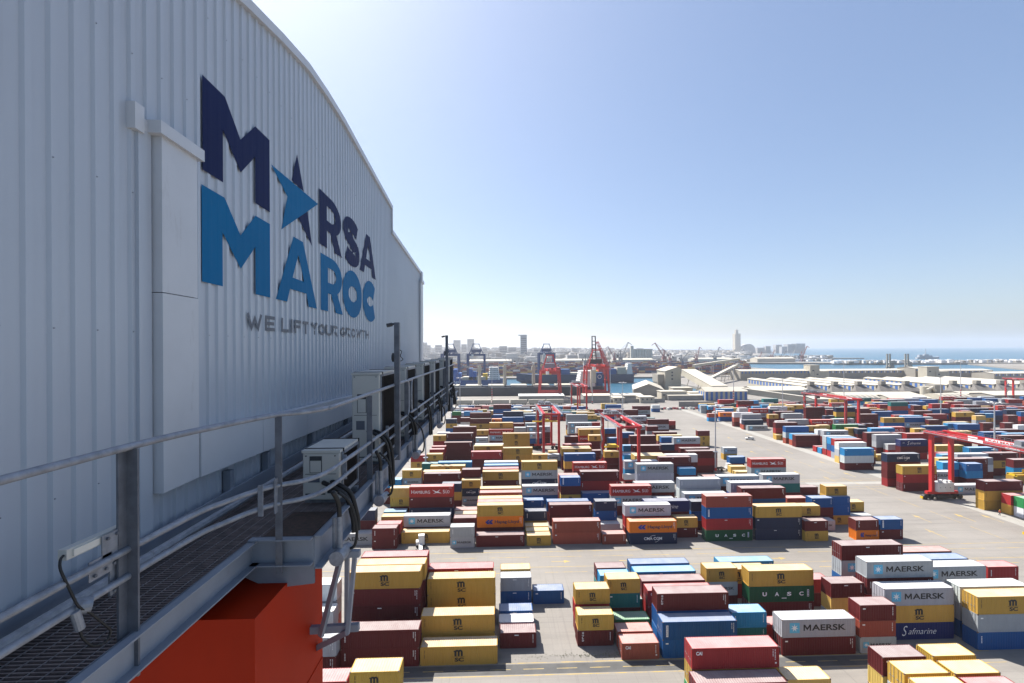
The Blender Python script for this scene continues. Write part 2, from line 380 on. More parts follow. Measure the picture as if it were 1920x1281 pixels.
def logo(code, k):               # k: 2 = forty foot, 1 = twenty foot
    key = (code, k)
    if key in _logo: return _logo[key]
    mb = MB(); L = 12.19 if k == 2 else 6.06; h = 2.9 if k == 2 else 2.6
    K, W_, N_, S_, U_, R_ = range(6)
    if code == 'Y':
        s = 1.12 if k == 2 else .85; cx = L*.5
        st = .30*s; w = .44*s; x0 = cx-.62*s; zb = h*.46
        for i in range(3): rect(mb, x0+i*w, zb, x0+i*w+st*.95, zb+.62*s, K)
        for i in range(2): add2d(mb, fill2d([stroke(arc(x0+i*w+w*.5+st*.47, zb+.58*s, w*.5, .2*s, 175, 5), .26*s)]), 0, 0, K, -.001)
        rect(mb, x0-.12*s, zb+.62*s, x0+.15*s, zb+.78*s, K, -.002)
        rect(mb, cx-.85*s, zb-.10*s, cx+.80*s, zb-.055*s, K)
        add2d(mb, text2d('SC', 1.3*s, .56*s, .04), cx-.6*s, zb-.76*s, K)
        for i in range(10 if k == 2 else 7):
            if i != 4: rect(mb, .62, h*.78-i*.13, .72, h*.78-i*.13+.09, K)
    elif code == 'G':
        if k == 2:
            rect(mb, 1.3, .72, 2.95, 2.35, S_); add2d(mb, fill2d([star_pts(2.12, 1.53, .66, .24, 7)]), 0, 0, W_, -.003)
            maersk(mb, 3.6, 1.05, 7.0, .98, K)
        else:
            rect(mb, .55, .85, 1.5, 1.8, S_); add2d(mb, fill2d([star_pts(1.02, 1.32, .38, .14, 7)]), 0, 0, W_, -.003)
            maersk(mb, 1.75, 1.06, 3.6, .52, K)
    elif code == 'H':
        f = L/12.19
        for i, (s, x, wd, z, hh) in enumerate((('H', .6, .8, 1.0, .95), ('AMBURG', 1.55, 4.2, 1.0, .78), ('S', 9.3, .55, 1.0, .95), ('\u00dcD', 10.0, 1.15, 1.0, .98))):
            add2d(mb, text2d(s, wd*f, hh*(1 if k == 2 else .6), .0), x*f, z, W_)
        add2d(mb, fill2d([[(6.3*f, 2.05), (7.0*f, 1.75), (7.6*f, 1.5), (8.6*f, 2.1), (8.0*f, 1.45), (9.0*f, 1.0), (7.6*f, 1.15), (6.6*f, .95), (7.3*f, 1.32), (6.9*f, 1.6)]]), 0, 0, W_)
        add2d(mb, text2d('TEX', .7*f, .18), 11.0*f, 2.35, W_)
    elif code == 'C':
        f = .62 if k == 1 else 1; x0 = L/2-2.4*f
        add2d(mb, text2d('CMA CGM', 4.6*f, .72*f, .02), x0, 1.05, W_)
        add2d(mb, fill2d([stroke(arc(L/2+.2*f, 1.35, 1.2*f, .85*f, 155, 75), .07*f)]), 0, 0, W_); add2d(mb, fill2d([stroke(arc(L/2+.2*f, 1.3, 1.3*f, .8*f, -80, -10), .07*f)]), 0, 0, W_)
        marks(mb, L, h)
    elif code == 'O':
        f = L/12.19
        for dx in (0, .85):
            add2d(mb, fill2d([[(2.2*f+dx*f, 1.4), (2.9*f+dx*f, 2.0), (3.5*f+dx*f, 2.0), (3.0*f+dx*f, 1.45), (3.4*f+dx*f, .85), (2.7*f+dx*f, .85)]]), 0, 0, U_, -.002*dx)
        add2d(mb, text2d('Hapag-Lloyd', 6.3*f, 1.0*(.7 if k == 1 else 1), .025), 4.7*f, .85, N_)
        marks(mb, L, h)
    elif code == 'U':
        for ch, x in zip('UASC', (2.5, 4.8, 7.1, 9.4)): add2d(mb, text2d(ch, .8, .72, .04), x*L/12.19, 1.1, W_)
        rect(mb, L-1.3, .9, L-.95, 2.2, W_)
        for i in range(4): rect(mb, L-1.24, 1.0+i*.3, L-1.01, 1.18+i*.3, U_, -.003)
        rect(mb, L*.5, .62, L*.5+.9, .76, W_)
    elif code == 'S':
        f = L/12.19
        add2d(mb, text2d('S', .95*f, 1.7*(.7 if k == 1 else 1), -.008, .35), 3.1*f, .65, W_)
        add2d(mb, text2d('afmarine', 4.9*f, 1.0*(.7 if k == 1 else 1), -.008, .35), 4.2*f, .9, W_)
        if k == 2: add2d(mb, text2d('PO', 1.0, .45, 0, .3), .9, 1.3, W_)
    elif code in 'Ii':
        add2d(mb, text2d('CAI', .85, .5, .03), .6, h-.95, W_); marks(mb, L, h, 2)
        rect(mb, L-.6, .55, L-.35, .75, 1)
    elif code == 'V':
        z = h-.55
        for ch in 'GOLD': add2d(mb, text2d(ch, .3, .3, .03), .75, z, W_); z -= .42
        marks(mb, L, h, 3)
    elif code == 'v':
        rect(mb, .6, .5, .95, 2.35, W_)
        for i, ch in enumerate('SEACO'): add2d(mb, text2d(ch, .2, .24, .02), .68, 2.0-i*.33, U_, -.003)
        marks(mb, L, h, 4)
    elif code == 'm': marks(mb, L, h, 5); rect(mb, .5, h-.7, .95, h-.5, 1)
    elif code == 'q':
        marks(mb, L, h, 6)
        for i in range(5): rect(mb, .6, h-.8-i*.24, .78, h-.64-i*.24, 1)
    elif code == 'T':
        marks(mb, L, h, 7); rect(mb, L*.4, h-.5, L*.4+.7, h-.36, 1)
    me = mb.mesh('lettering', MKM) if mb.v else None
    _logo[key] = (me, mb); return _logo[key]
# ---------------------------------------------------------------- container meshes
def corrug(mb, axis, a0, a1, fixed, z0, z1, depth, pitch, inward, m=0):
    n = max(1, int((a1-a0)/pitch)); p = (a1-a0)/n; prof = []
    for i in range(n):
        b = a0+i*p; prof += [(b, 0), (b+p*.27, 0), (b+p*.5, depth), (b+p*.77, depth)]
    prof.append((a1, 0))
    for (u0, d0), (u1, d1) in zip(prof, prof[1:]):
        q0 = fixed+inward*d0; q1 = fixed+inward*d1
        if axis == 'x': c = [(u0, q0, z0), (u1, q1, z0), (u1, q1, z1), (u0, q0, z1)]
        elif axis == 'y': c = [(q0, u0, z0), (q1, u1, z0), (q1, u1, z1), (q0, u0, z1)]
        if (axis == 'x') == (inward < 0): c = c[::-1]
        mb.quad(*c, m)
_cm = {}
def cmesh(k):
    if k in _cm: return _cm[k]
    L = 12.19 if k == 2 else 6.06; h = (2.9 if k == 2 else 2.6)-.012; D = 2.44; e = .06
    walls = MB()
    corrug(walls, 'x', .16, L-.16, .02, .15, h-.08, .036, .28, 1)
    corrug(walls, 'x', .16, L-.16, D-.02, .15, h-.08, .036, .28, -1)
    corrug(walls, 'y', .16, D-.16, L-.03, .15, h-.1, .045, .28, -1)
    endw = MB(); corrug(endw, 'y', .16, D-.16, .03, .15, h-.1, .045, .25, 1)
    roof = MB(); n = int((L-.2)/.34); p = (L-.2)/n; z = h-.035
    for i in range(n):
        b = .1+i*p; pr = [(b, z), (b+p*.3, z), (b+p*.42, z+.024), (b+p*.88, z+.024), (b+p, z)]
        for (x0, z0), (x1, z1) in zip(pr, pr[1:]): roof.quad((x0, .06, z0), (x1, .06, z1), (x1, D-.06, z1), (x0, D-.06, z0))
    fr = MB(); 
    for x in (0.004, L-.154):
        for y in (.004, D-.154): fr.box(x, y, .12, x+.15, y+.15, h-.12)
    for y in (.006, D-.066): fr.box(.155, y, 0.0, L-.155, y+.06, .15); fr.box(.155, y, h-.085, L-.155, y+.06, h-.004)
    for x in (.006, L-.106): fr.box(x, .155, .0, x+.1, D-.155, .15); fr.box(x, .155, h-.11, x+.1, D-.155, h-.004)
    fr.box(.1, .1, .05, L-.1, D-.1, .12)
    ca = MB()
    for x in (0, L-.178):
        for y in (0, D-.162):
            for zz in (0, h-.118): fr.box(x, y, zz, x+.178, y+.162, zz+.118, 1)
    door = []
    for j in range(2):
        d = MB(); y0 = .16+j*(D/2-.16)+(.01 if j else 0); y1 = y0+D/2-.17
        d.box(.035, y0, .16, .075, y1, h-.12)
        for i in range(1, 4): d.box(.022, y0+.08, .16+(h-.28)*i/4-.03, .035, y1-.08, .16+(h-.28)*i/4+.03)
        bar = MB()
        for f in (.28, .72):
            yy = y0+(y1-y0)*f; bar.tube([(.0, yy, .08), (.0, yy, h-.06)], .022, 6)
            bar.box(-.02, yy-.05, 1.05, .03, yy+.25, 1.11)
        door.append((d.mesh('door', M_CW), bar.mesh('locking_bars', M_STEEL)))
    lod = MB()
    lod.box(0, 0, 0, L, D, h, 0); lod.f.pop(-5); lod.m.pop()   # drop top (index 4,5,6,7)
    lod2 = MB(); corrug(lod2, 'x', .12, L-.12, .02, .13, h-.08, .03, .28, 1); corrug(lod2, 'y', .12, D-.12, .03, .13, h-.1, .03, .25, 1)
    corrug(lod2, 'x', .12, L-.12, D-.02, .13, h-.08, .03, .5, -1); corrug(lod2, 'y', .12, D-.12, L-.03, .13, h-.1, .03, .3, -1)
    for x in (0, L-.12):
        for y in (0, D-.12): lod2.box(x, y, 0, x+.12, y+.12, h)
    for y in (.003, D-.063): lod2.box(.121, y, 0, L-.121, y+.06, .13); lod2.box(.121, y, h-.08, L-.121, y+.06, h-.003)
    for x in (.003, L-.103): lod2.box(x, .121, 0, x+.1, D-.121, .13); lod2.box(x, .121, h-.08, x+.1, D-.121, h-.003)
    n = len(lod2.f); lod2.v += roof.v[:0]
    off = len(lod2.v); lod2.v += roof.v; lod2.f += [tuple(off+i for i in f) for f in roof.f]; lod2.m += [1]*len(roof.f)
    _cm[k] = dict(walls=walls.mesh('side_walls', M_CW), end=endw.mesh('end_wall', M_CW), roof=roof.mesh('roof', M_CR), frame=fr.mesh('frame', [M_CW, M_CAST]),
                  door=door, lod=lod2.mesh('shipping_container', [M_CW, M_CR]), L=L, h=h)
    return _cm[k]
PAL = {'Y': (.50, .30, .055), 'y': (.54, .36, .10), 'M': (.105, .011, .013), 'R': (.30, .020, .022), 'H': (.40, .030, .022), 'G': (.36, .38, .40), 'g': (.33, .35, .375),
       'W': (.60, .61, .61), 'B': (.006, .082, .25), 'b': (.022, .23, .46), 'N': (.018, .030, .065), 'C': (.010, .022, .060), 'S': (.010, .020, .105), 'T': (.010, .13, .125),
       'U': (.008, .085, .035), 'O': (.74, .19, .012), 'P': (.30, .065, .040), 'K': (.02, .20, .06)}
PAL['I'] = PAL['R']; PAL['i'] = (.36, .09, .055); PAL['V'] = (.12, .018, .016); PAL['v'] = (.006, .09, .28)
WORD = {'Y': 'mustard yellow', 'y': 'pale yellow', 'M': 'maroon', 'R': 'dark red', 'H': 'bright red', 'G': 'light grey', 'g': 'grey', 'W': 'white', 'B': 'blue', 'b': 'light blue',
        'N': 'dark navy', 'C': 'navy', 'S': 'navy blue', 'T': 'teal', 'U': 'dark green', 'O': 'orange', 'P': 'brick red', 'K': 'green', 'I': 'red', 'i': 'salmon', 'V': 'maroon', 'v': 'blue'}
MARKW = {'Y': 'with black letter mark', 'G': 'with star and lettering', 'H': 'with lettering and bird', 'C': 'with lettering and arcs', 'O': 'with dark lettering',
         'U': 'with spaced white letters', 'S': 'with white script lettering', 'I': 'with small white lettering', 'i': 'with small white lettering', 'V': 'with vertical white letters', 'v': 'with white vertical label'}
ORD = ['zeroth', 'first', 'second', 'third', 'fourth', 'fifth', 'sixth', 'seventh', 'eighth', 'ninth', 'tenth', 'eleventh', 'twelfth', 'thirteenth', 'fourteenth', 'fifteenth', 'sixteenth', 'seventeenth', 'eighteenth', 'nineteenth', 'twentieth']
for tens, th in (('twenty', 'thirtieth'), ('thirty', 'fortieth'), ('forty', 'fiftieth'), ('fifty', 'sixtieth'), ('sixty', 'seventieth')): ORD += [tens+'-'+o for o in ORD[1:10]]+[th]
CODES = 'YyMRHGgWBbNCSTUOPKIiVv'    # paint codes, numbered from zero
# each line: x, y, size in twenty-foot units, paint numbers from the top down, detail levels from the top down
STACKS = '''58.3 51.5 1 3 1 2 3 0 0
51.9 51.7 1 1 0 2 3 0 0
-18.5 54.1 1 0 0 2 0 3 1 0 0
58.5 54.5 1 0 1 2 3 0 0
51.9 54.7 1 0 6 2 3 1 0
-25.6 56.1 1 3 5 2 3 0 0
25.7 56.5 2 2 0 3 0
38.5 57.6 1 1 0 3 0
58.8 57.7 1 0 0 2 3 0 0
51.8 57.7 1 2 1 3 3 3 0
26.2 59.1 2 18 0 17 3 3 1
-37.3 67.7 2 6 2 3 3
-25.0 69.2 2 2 2 3 3
-12.6 69.3 2 0 3
45.5 69.3 2 5 2 3 3
19.4 69.4 1 19 3
78.3 69.4 2 0 6 8 3 3 3
58.5 69.4 1 2 16 5 3 3 3
26.1 69.5 2 21 8 3 3
19.5 72.3 1 16 3
65.2 72.3 2 5 0 12 3 3 3
26.2 72.4 2 20 21 8 3 3 1
38.9 72.5 1 9 13 3 3
78.7 72.5 2 7 5 8 3 2 2
-13.1 72.6 2 0 0 3 3
-0.0 72.7 1 2 3
13.0 72.8 1 0 20 3 3
45.1 73.1 1 3 2
-40.3 74.5 2 7 7 3 1
20.0 75.5 1 17 3
-0.2 75.6 1 7 3
-25.9 75.8 2 0 2 2 2 3 3 3 0
65.2 75.8 2 5 2 3 2 3 3 1 0
13.1 75.9 1 0 3 2 3 2 1
58.8 76.0 1 2 1 5 3 3 1
-40.8 77.6 2 7 5 3 3 1 1
-25.5 78.4 2 0 2 2 2 3 1 1 0
26.8 78.6 2 18 3 3 1
-13.0 78.7 2 0 0 2 3 3 1
-0.2 78.8 1 8 3
19.5 79.0 1 0 13 2 3 3 1
45.8 79.1 2 0 14 2 3 3 3
78.9 79.2 2 5 2 0 3 0 0
20.7 81.6 1 13 1
92.9 80.5 1 3 2 2 3 1 0
-25.6 81.4 2 3 2 2 0 3 1 0 0
26.8 81.8 2 2 3 3 1
78.7 82.1 2 8 2 0 3 0 0
91.8 83.1 1 16 2 0 0
39.3 82.1 1 0 5 2 3 3 1
57.3 82.2 1 3 2 2 1
65.7 82.2 2 2 5 8 2 3 3 1 0
-13.4 82.2 2 3 0 0 3 0 0
6.5 85.1 1 8 3
78.6 85.2 2 16 2 0 3 0 0
26.5 85.2 2 9 8 3 0
0.1 85.2 1 6 8 3 3
19.7 85.3 1 9 13 2 0
41.1 85.5 2 0 3 2 1
19.6 88.2 1 2 13 3 1
26.6 88.4 2 8 8 3 0
0.1 88.5 1 1 5 3 1
48.0 94.4 2 9 3
91.6 109.7 1 20 15 3 3
78.3 109.8 1 2 0 3 3
-31.8 109.9 1 2 2 3 3
-12.4 109.9 1 6 5 3 3
98.2 109.9 1 21 2 3 3
32.9 109.9 2 15 11 3 3
-5.9 110.1 2 2 3
6.9 110.2 1 0 3
26.1 110.2 1 16 3
13.6 110.8 2 16 16 3 3
53.0 110.8 2 16 21 3 14 3 3 3 3
66.0 110.9 2 0 10 10 3 3 3
-44.1 112.5 2 5 2
-31.4 112.5 1 3 2 2 1
-25.1 112.8 2 0 3
6.8 113.0 1 1 2
78.8 113.2 1 0 2 2 3 1 0
45.9 113.3 1 0 2 3 3
32.8 113.4 2 5 3 2 3 2 1
38.8 116.0 2 12 2 2 3 1 0
-38.5 115.1 1 10 2 5 0 1 0
-5.9 114.9 2 0 15 2 3 3 2
-12.1 115.7 1 2 2 2 1
6.9 116.0 1 1 1
-25.3 116.1 2 5 2 3 1
85.2 116.2 1 5 1
-5.9 117.5 2 16 2 2 2 0 0
26.3 116.5 1 6 2
65.6 116.6 2 2 8 2 2 3 2 0 0
86.7 118.8 1 8 2 2 3 2 1
-31.5 117.5 1 1 2 2 0
52.2 117.7 1 10 8 2 2 1 1
-12.1 118.5 1 1 2 1 0
151.4 118.8 2 0 2 0 0
26.2 119.1 1 10 8 2 3 3 1
98.3 119.3 1 6 1
6.9 119.6 1 10 0 3 1
92.2 119.7 1 21 21 0 2 2 2
-5.9 120.1 2 1 2 2 2 0 0
92.2 120.7 1 0 0 2 2 3 1 0 0
-31.8 121.0 1 9 2 1 0
52.0 121.4 2 5 2 2 3 0 0
65.2 121.4 2 6 8 2 2 3 1 0 0
151.0 121.5 2 17 7 2 1
-12.2 121.5 1 16 2 1 0
-25.0 122.0 2 4 2 10 2 3 3 3 1
14.0 122.5 2 2 2 3 2
98.7 122.6 1 0 2 2 1
150.3 124.1 2 3 0 2 2
-5.7 124.9 2 16 2 2 3 0 0
-31.0 125.0 1 1 0 2 2 1 1 1 0
13.7 125.3 2 8 2 2 1
52.2 125.3 2 6 7 2 2 3 2 1 0
84.9 126.6 1 16 2 2 0
65.0 127.6 2 5 2 8 2 3 1 0 0
45.7 128.0 1 6 2 1 0
147.0 128.2 2 2 0 0 3 3 3
7.0 128.3 1 8 2 3 1
-5.7 128.6 2 1 2 2 2 0 0
33.2 129.0 2 4 5 2 3 3 1
41.2 131.7 2 5 2 2 3 1 0
25.2 131.8 2 8 0 3 1
18.7 132.7 1 21 2 0 2 3 2 1 0
25.0 134.4 2 2 3 8 2 3 3 1 0
18.5 135.3 1 16 2 2 0 1 1 1 0
-17.9 136.7 1 10 0 2 2 1 1
84.8 138.3 2 5 13 2 3 2 1
7.3 139.4 2 5 8 3 2
-12.1 140.2 1 0 11 5 2 2 2
-37.7 141.7 1 9 2 2 0 0 0
45.2 142.2 2 5 6 2 8 3 3 1 0
153.2 142.7 2 5 3
-12.2 142.9 1 2 2 0 2 2 0 0 0
-31.6 143.2 1 0 5 2 2 1 1 0 0
101.3 144.2 1 2 2
-24.9 144.8 2 2 10 0 3 1 0
138.4 146.0 2 0 3 2 3 3 3
-5.6 146.2 2 0 2 0 3 3 0
85.8 146.5 2 4 5 2 0 3 3 0 0
147.2 148.6 2 5 17 2 1
-25.5 147.4 2 1 2 2 1 1 0
7.5 147.1 2 0 5 11 2 3 3 2 1
137.7 151.2 2 11 2 2 3 3 2 2 2
-5.6 149.7 2 3 2 2 1 0 0
147.6 153.8 1 2 0
166.4 150.9 1 8 9 2 3 2 1
185.2 152.0 2 2 9 0 2 2 1
160.0 153.1 1 9 8 2 2 1 1
-24.2 153.9 2 0 2 2 2 0 0
-5.4 154.1 2 9 8 2 2 0 0
166.1 154.3 2 2 2 2 3 1 1
26.5 155.7 2 4 2 2 3 1 0
45.5 157.1 2 5 9 2 2 1 1
170.7 157.7 1 2 6 0 0
74.9 157.8 1 16 1
-5.4 158.4 2 7 8 2 1 0 0
179.2 158.5 1 6 7 2 1 1 1
164.2 158.6 1 1 2 2 1 1 0
-22.2 158.9 2 9 5 2 2 0 0
66.6 159.6 1 9 2 2 1
174.2 161.1 2 6 7 2 2 0 0
-28.4 161.0 1 13 3 2 1 1 1
59.9 162.2 2 2 2 2 3 1 1
187.2 161.9 2 2 0 2 3 1 1
51.5 164.8 2 1 2 2 2 0 0
89.5 163.1 1 1 1
170.9 163.7 1 9 2 2 1 0 0
63.8 165.5 2 7 2 2 2 1 1
51.5 167.4 2 1 2 2 1 0 0
173.0 166.4 1 3 2 2 1 0 0
48.9 170.1 1 9 2 2 1 1 1
25.3 169.1 2 8 0 2 3 1 1
91.6 170.3 1 1 1
189.4 170.7 2 9 2 2 3 0 0
74.4 171.2 2 2 3 2 3 2 2
48.6 172.7 1 2 2 2 1 1 1
138.9 171.9 2 9 7 2 3 3 3
13.1 172.5 1 0 2 2 2 0 0
-34.9 173.6 1 3 0 2 1 1 0
-11.2 174.4 2 3 2 2 3 2 1
93.4 174.6 1 8 2 2 1
-28.7 175.2 1 0 2 2 2 1 0
180.2 175.2 2 0 2 2 3 1 1
73.8 176.1 2 2 8 2 2 0 0
42.7 176.2 1 0 2 2 2 1 1
25.5 177.8 2 0 2 2 2 1 1
25.6 180.4 2 0 8 2 1 1 1
146.8 180.0 2 0 2 1 1
1.6 180.3 2 0 0 2 3 2 1
56.0 181.9 2 2 2 2 3 1 0
145.1 182.6 2 7 6 1 2 1 1
225.3 182.3 2 3 2 2 1 1 1
19.4 182.8 1 5 2 1 1
-29.1 183.5 1 3 2 2 1 1 0
-10.7 184.7 2 0 2 2 2 1 0
164.3 185.2 1 0 1
100.0 185.4 1 8 1
27.4 185.7 2 3 2 2 1 1 0
53.2 186.1 1 9 2 2 1 1 0
176.2 186.8 2 12 2 3 3 2 1
70.0 187.4 1 10 2 2 2 1 0
-10.4 187.7 2 7 2 2 1 0 0
21.3 188.3 1 1 2 1 0
-29.0 188.8 1 3 2 2 1 1 1
40.3 188.9 1 2 2 1 1
148.8 189.3 2 3 8 6 2 1 1
99.4 190.8 1 5 0 2 1
-24.2 192.3 2 2 2 2 3 2 2
149.3 192.5 2 9 8 3 1 1 1
228.9 192.6 2 2 3 2 2 2 1
176.9 193.8 1 6 3 1 1
40.5 195.8 1 0 2 2 2 1 1 1 0
149.8 196.0 2 6 6 3 1 1 1
1.6 196.3 2 0 0 2 5 3 2 1 0
79.6 197.0 2 5 3 2 2 1 1
237.4 197.3 2 9 2 2 1 0 0
174.9 197.7 2 6 6 2 2 1 1
-23.9 198.0 2 2 10 2 2 3 1 1 0
179.0 200.3 1 7 7 0 0
149.6 198.7 1 9 1
-30.0 199.7 1 0 3 2 2 1 1 0 0
191.6 199.9 2 3 2 2 2 1 1
230.2 201.0 2 8 2 2 2 2 1
174.9 202.9 2 2 2 2 1 1 1
50.6 202.0 1 8 2 2 1 1 1
61.0 202.1 2 2 2 2 2 1 0
149.9 202.3 1 3 1
75.9 202.6 1 8 2 2 1 1 0
196.0 203.6 2 3 15 1 1
215.7 204.0 2 0 2 2 2 2 1
37.5 204.1 2 0 4 2 2 2 1 1 1
191.6 206.2 1 2 2 2 1 0 0
38.0 206.7 1 4 2 2 0 0 0
31.3 206.5 1 2 2 2 1 1 0
243.1 207.0 2 2 2 2 1 0 0
37.1 209.3 2 7 2 2 0 1 1 0 0
158.6 208.9 2 5 2 2 2 1 1
147.1 212.7 2 2 2 2 2
186.6 213.8 2 9 2 2 2 0 0
60.7 214.2 1 8 2 2 1 1 1
14.9 215.7 1 5 8 2 1 1 1
160.7 215.9 1 7 2 2 1 0 0
211.2 216.1 1 0 2 2 1 0 0
147.7 216.1 2 9 16 1 1
194.6 216.5 2 4 2 2 1 0 0
79.5 216.6 2 1 2 1 1
99.9 217.0 1 2 0 0 1 1 1
182.2 217.0 1 10 2 2 1 1 0
218.7 218.2 2 8 9 3 2 1 1
-11.7 218.7 1 5 2 1 0
179.5 219.7 1 0 1 2 1 1 0
165.0 219.3 1 1 2 0 0
-30.8 219.4 1 7 2 2 1 0 0
147.4 220.6 2 8 6 16 2 1 1
-5.1 221.9 2 4 5 2 2 1 1
240.2 222.1 2 8 2 2 2 1 1
35.3 222.2 2 5 5 2 2 2 1 1 0
237.9 224.8 2 9 15 2 1 1 0
-5.0 224.6 2 0 2 2 0 2 1 0 0
80.3 224.6 2 2 2 1 0
176.8 224.6 2 17 2 2 2 0 0
-11.5 224.9 1 0 2 2 1 1 1
54.7 225.3 1 8 2 2 1 1 1
163.7 226.5 1 0 2 2 1 1 0
189.8 227.6 1 10 2 2 1 0 0
14.6 228.5 2 5 2 2 2 1 1
171.0 228.7 1 1 2 2 1 0 0
241.9 228.9 2 1 2 2 1 0 0
189.7 230.2 1 8 2 2 1 0 0
148.4 229.9 1 0 1
-24.1 230.0 2 2 2 2 2 1 1
78.7 230.8 1 2 6 2 1 1 0
197.7 231.2 1 2 2 2 1 0 0
8.1 231.3 1 6 2 2 1 0 0
149.8 232.5 2 2 3 0 2 1 1
290.5 236.3 1 7 2 1 1
175.5 240.3 2 4 2 2 2 1 0
244.6 241.5 1 2 1 8 1 1 0
162.8 242.0 2 6 2 2 1 1 0
189.6 242.5 2 5 2 2 2 0 0
291.4 243.5 1 2 2 1 1
8.0 244.1 1 2 2 2 1 1 0
279.5 244.2 1 2 2 1 1
50.8 244.4 1 3 2 2 1 0 0
14.7 244.6 1 5 2 2 1 1 0
221.0 244.6 2 0 8 2 2 1 0
233.5 245.1 2 8 5 2 2 1 1
-29.8 245.8 1 10 0 8 2 1 1 1 0
85.0 247.5 2 2 5 2 2 1 1
38.5 248.8 2 6 6 2 0 2 1 1 1
78.8 249.0 1 5 2 1 1
237.9 250.8 2 9 2 2 1 0 0
250.2 250.8 1 6 2 2 1 0 0
235.4 253.4 2 3 2 2 1 0 0
285.7 253.5 1 1 5 2 1 1 0
-23.3 253.6 1 7 2 1 0
306.1 253.9 1 2 2 2 1 1 1
257.8 255.7 2 3 2 2 1 1 1
-16.8 256.0 2 2 0 2 2 1 1
148.1 256.3 2 5 2
267.9 258.3 1 12 2 2 1 1 0
166.5 257.3 1 7 3 1 0
147.1 259.0 2 10 16 2 1
217.7 258.3 2 2 2 2 2 1 1
197.5 259.2 1 10 2 2 1 0 0
-17.2 259.3 2 2 2 2 0 2 0 0 0
76.3 259.4 2 5 2 2 1 1 1
2.1 259.8 2 8 2 2 1 1 0
-4.4 260.2 1 15 2 2 1 0 0
80.0 262.0 1 2 2 0 0
323.3 261.3 2 8 3 2 1 1 1
300.9 261.4 1 9 0 8 1 1 1
294.7 261.8 1 10 2 2 1 0 0
282.4 262.1 2 0 2 1 2 1 1
101.1 262.3 1 3 2 1 1
148.4 262.8 2 6 7 16 2 1 1
2.6 263.4 2 10 8 2 0 2 1 1 0
174.6 263.6 2 6 2 2 2 1 0
15.7 265.0 2 8 2 2 2 1 1
-23.3 265.7 1 2 7 2 1 1 0
305.4 266.3 2 8 10 2 1 1 1
167.4 266.4 1 0 2 2 1 1 1
211.3 267.9 2 10 0 17 2 2 1 1 1
236.5 268.2 2 8 9 7 1 1 1
146.9 269.1 2 7 16 2 1 1 1
262.6 269.1 2 2 2 2 1 0 0
192.9 269.2 2 2 2 2 2 2 1 1 0
325.7 270.9 2 10 2 2 1 1 0
55.1 271.1 1 0 13 2 1 1 0
175.1 272.2 2 2 2 2 1 1 0
300.0 274.1 1 3 2 2 1 0 0
92.9 274.6 1 13 2 1 0
14.9 275.9 2 6 2 2 1 1 1
281.1 276.0 2 8 3 2 1 1 1
-3.6 276.4 1 8 2 2 1 0 0
310.2 278.2 2 10 8 2 1 0 0
297.9 278.9 2 7 2 2 1 1 1
299.0 281.5 1 2 2 2 0 0 0
285.6 280.0 2 3 2 2 0 1 1 0 0
232.3 281.3 2 2 2 2 1 1 0
289.2 284.1 2 3 2 2 0 0 0
8.9 284.0 2 1 2 2 1 0 0
217.7 284.5 1 2 2 2 1 1 0
166.9 285.8 2 4 5 2 1 1 1
-22.9 286.1 2 9 2 2 1 1 0
79.8 286.6 2 2 2 2 1 1 1
171.3 288.4 1 5 2 0 0
219.3 288.7 2 6 2 2 1 0 0
182.4 289.0 1 10 2 2 1 1 0
140.4 289.2 1 16 9 1 1
148.6 289.8 2 15 8 1 1
267.7 290.9 2 13 16 8 2 1 1 1 0
-31.3 292.1 1 17 2 2 1 1 1
321.5 293.0 2 2 2 2 1 0 0
-3.9 296.0 2 2 8 2 0 1 1 1 0
299.4 297.6 1 0 3 2 1 1 0
200.1 298.9 1 0 2 2 1 1 0
292.3 299.5 1 2 2 2 1 1 0
-14.2 300.2 1 1 2 2 1 0 0
268.6 300.5 2 3 1 3 1 1 0
94.1 304.2 2 2 5 2 1 1 1
294.2 304.2 1 8 2 2 1 1 1
169.4 305.3 1 5 2 1 0
195.0 307.7 2 1 8 2 1 0 0
158.7 316.6 2 3 5 1 1
169.5 321.3 1 1 2 1 0
118.2 334.0 1 7 8 1 1
-19.6 296.0 2 10 0
18.4 296.0 2 8 16 1 0
44.0 296.0 1 2 3 1 1
53.1 296.0 2 0 9 1 0
72.5 296.0 1 4 8 1 1
81.6 296.0 2 8 13 1 1
165.2 296.0 1 7 8 2 1 1 0
171.6 296.0 2 16 16 0 0
186.7 296.0 2 7 4 8 1 0 0
199.2 296.0 2 7 0
224.2 296.0 2 8 5 0 0
236.7 296.0 2 9 0
256.2 296.0 2 2 1 1 0
318.2 296.0 2 3 10 9 1 0 0
330.7 296.0 2 7 0
349.5 296.0 1 4 3 8 1 1 0
381.2 296.0 2 10 5 0 0 0 0
393.6 296.0 2 13 3 5 0 0 0
406.1 296.0 2 3 6 0 0
418.6 296.0 2 2 8 0 0
431.1 296.0 2 9 16 16 0 0 0
443.6 296.0 2 3 9 13 0 0 0
456.1 296.0 2 1 9 16 0 0 0
-31.9 298.9 1 8 9 0 0
17.3 298.9 1 9 10 0 0
23.7 298.9 2 0 4 1 1
36.5 298.9 2 9 3 1 1
48.9 298.9 2 13 9 1 0
64.1 298.9 1 0 1
89.6 298.9 2 8 1
171.3 298.9 2 10 3 0 0
186.5 298.9 2 9 0
221.1 298.9 1 10 2 1 1 0 0
239.9 298.9 1 13 8 8 1 0 0
246.3 298.9 1 2 6 0 0
317.6 298.9 2 16 1 0 0
342.9 298.9 2 16 4 1 0
355.4 298.9 2 8 16 1 0
368.2 298.9 2 4 0
399.5 298.9 2 16 4 2 0 0 0
431.1 298.9 1 9 5 0 0
437.5 298.9 2 6 16 0 0
452.7 298.9 2 8 5 0 0
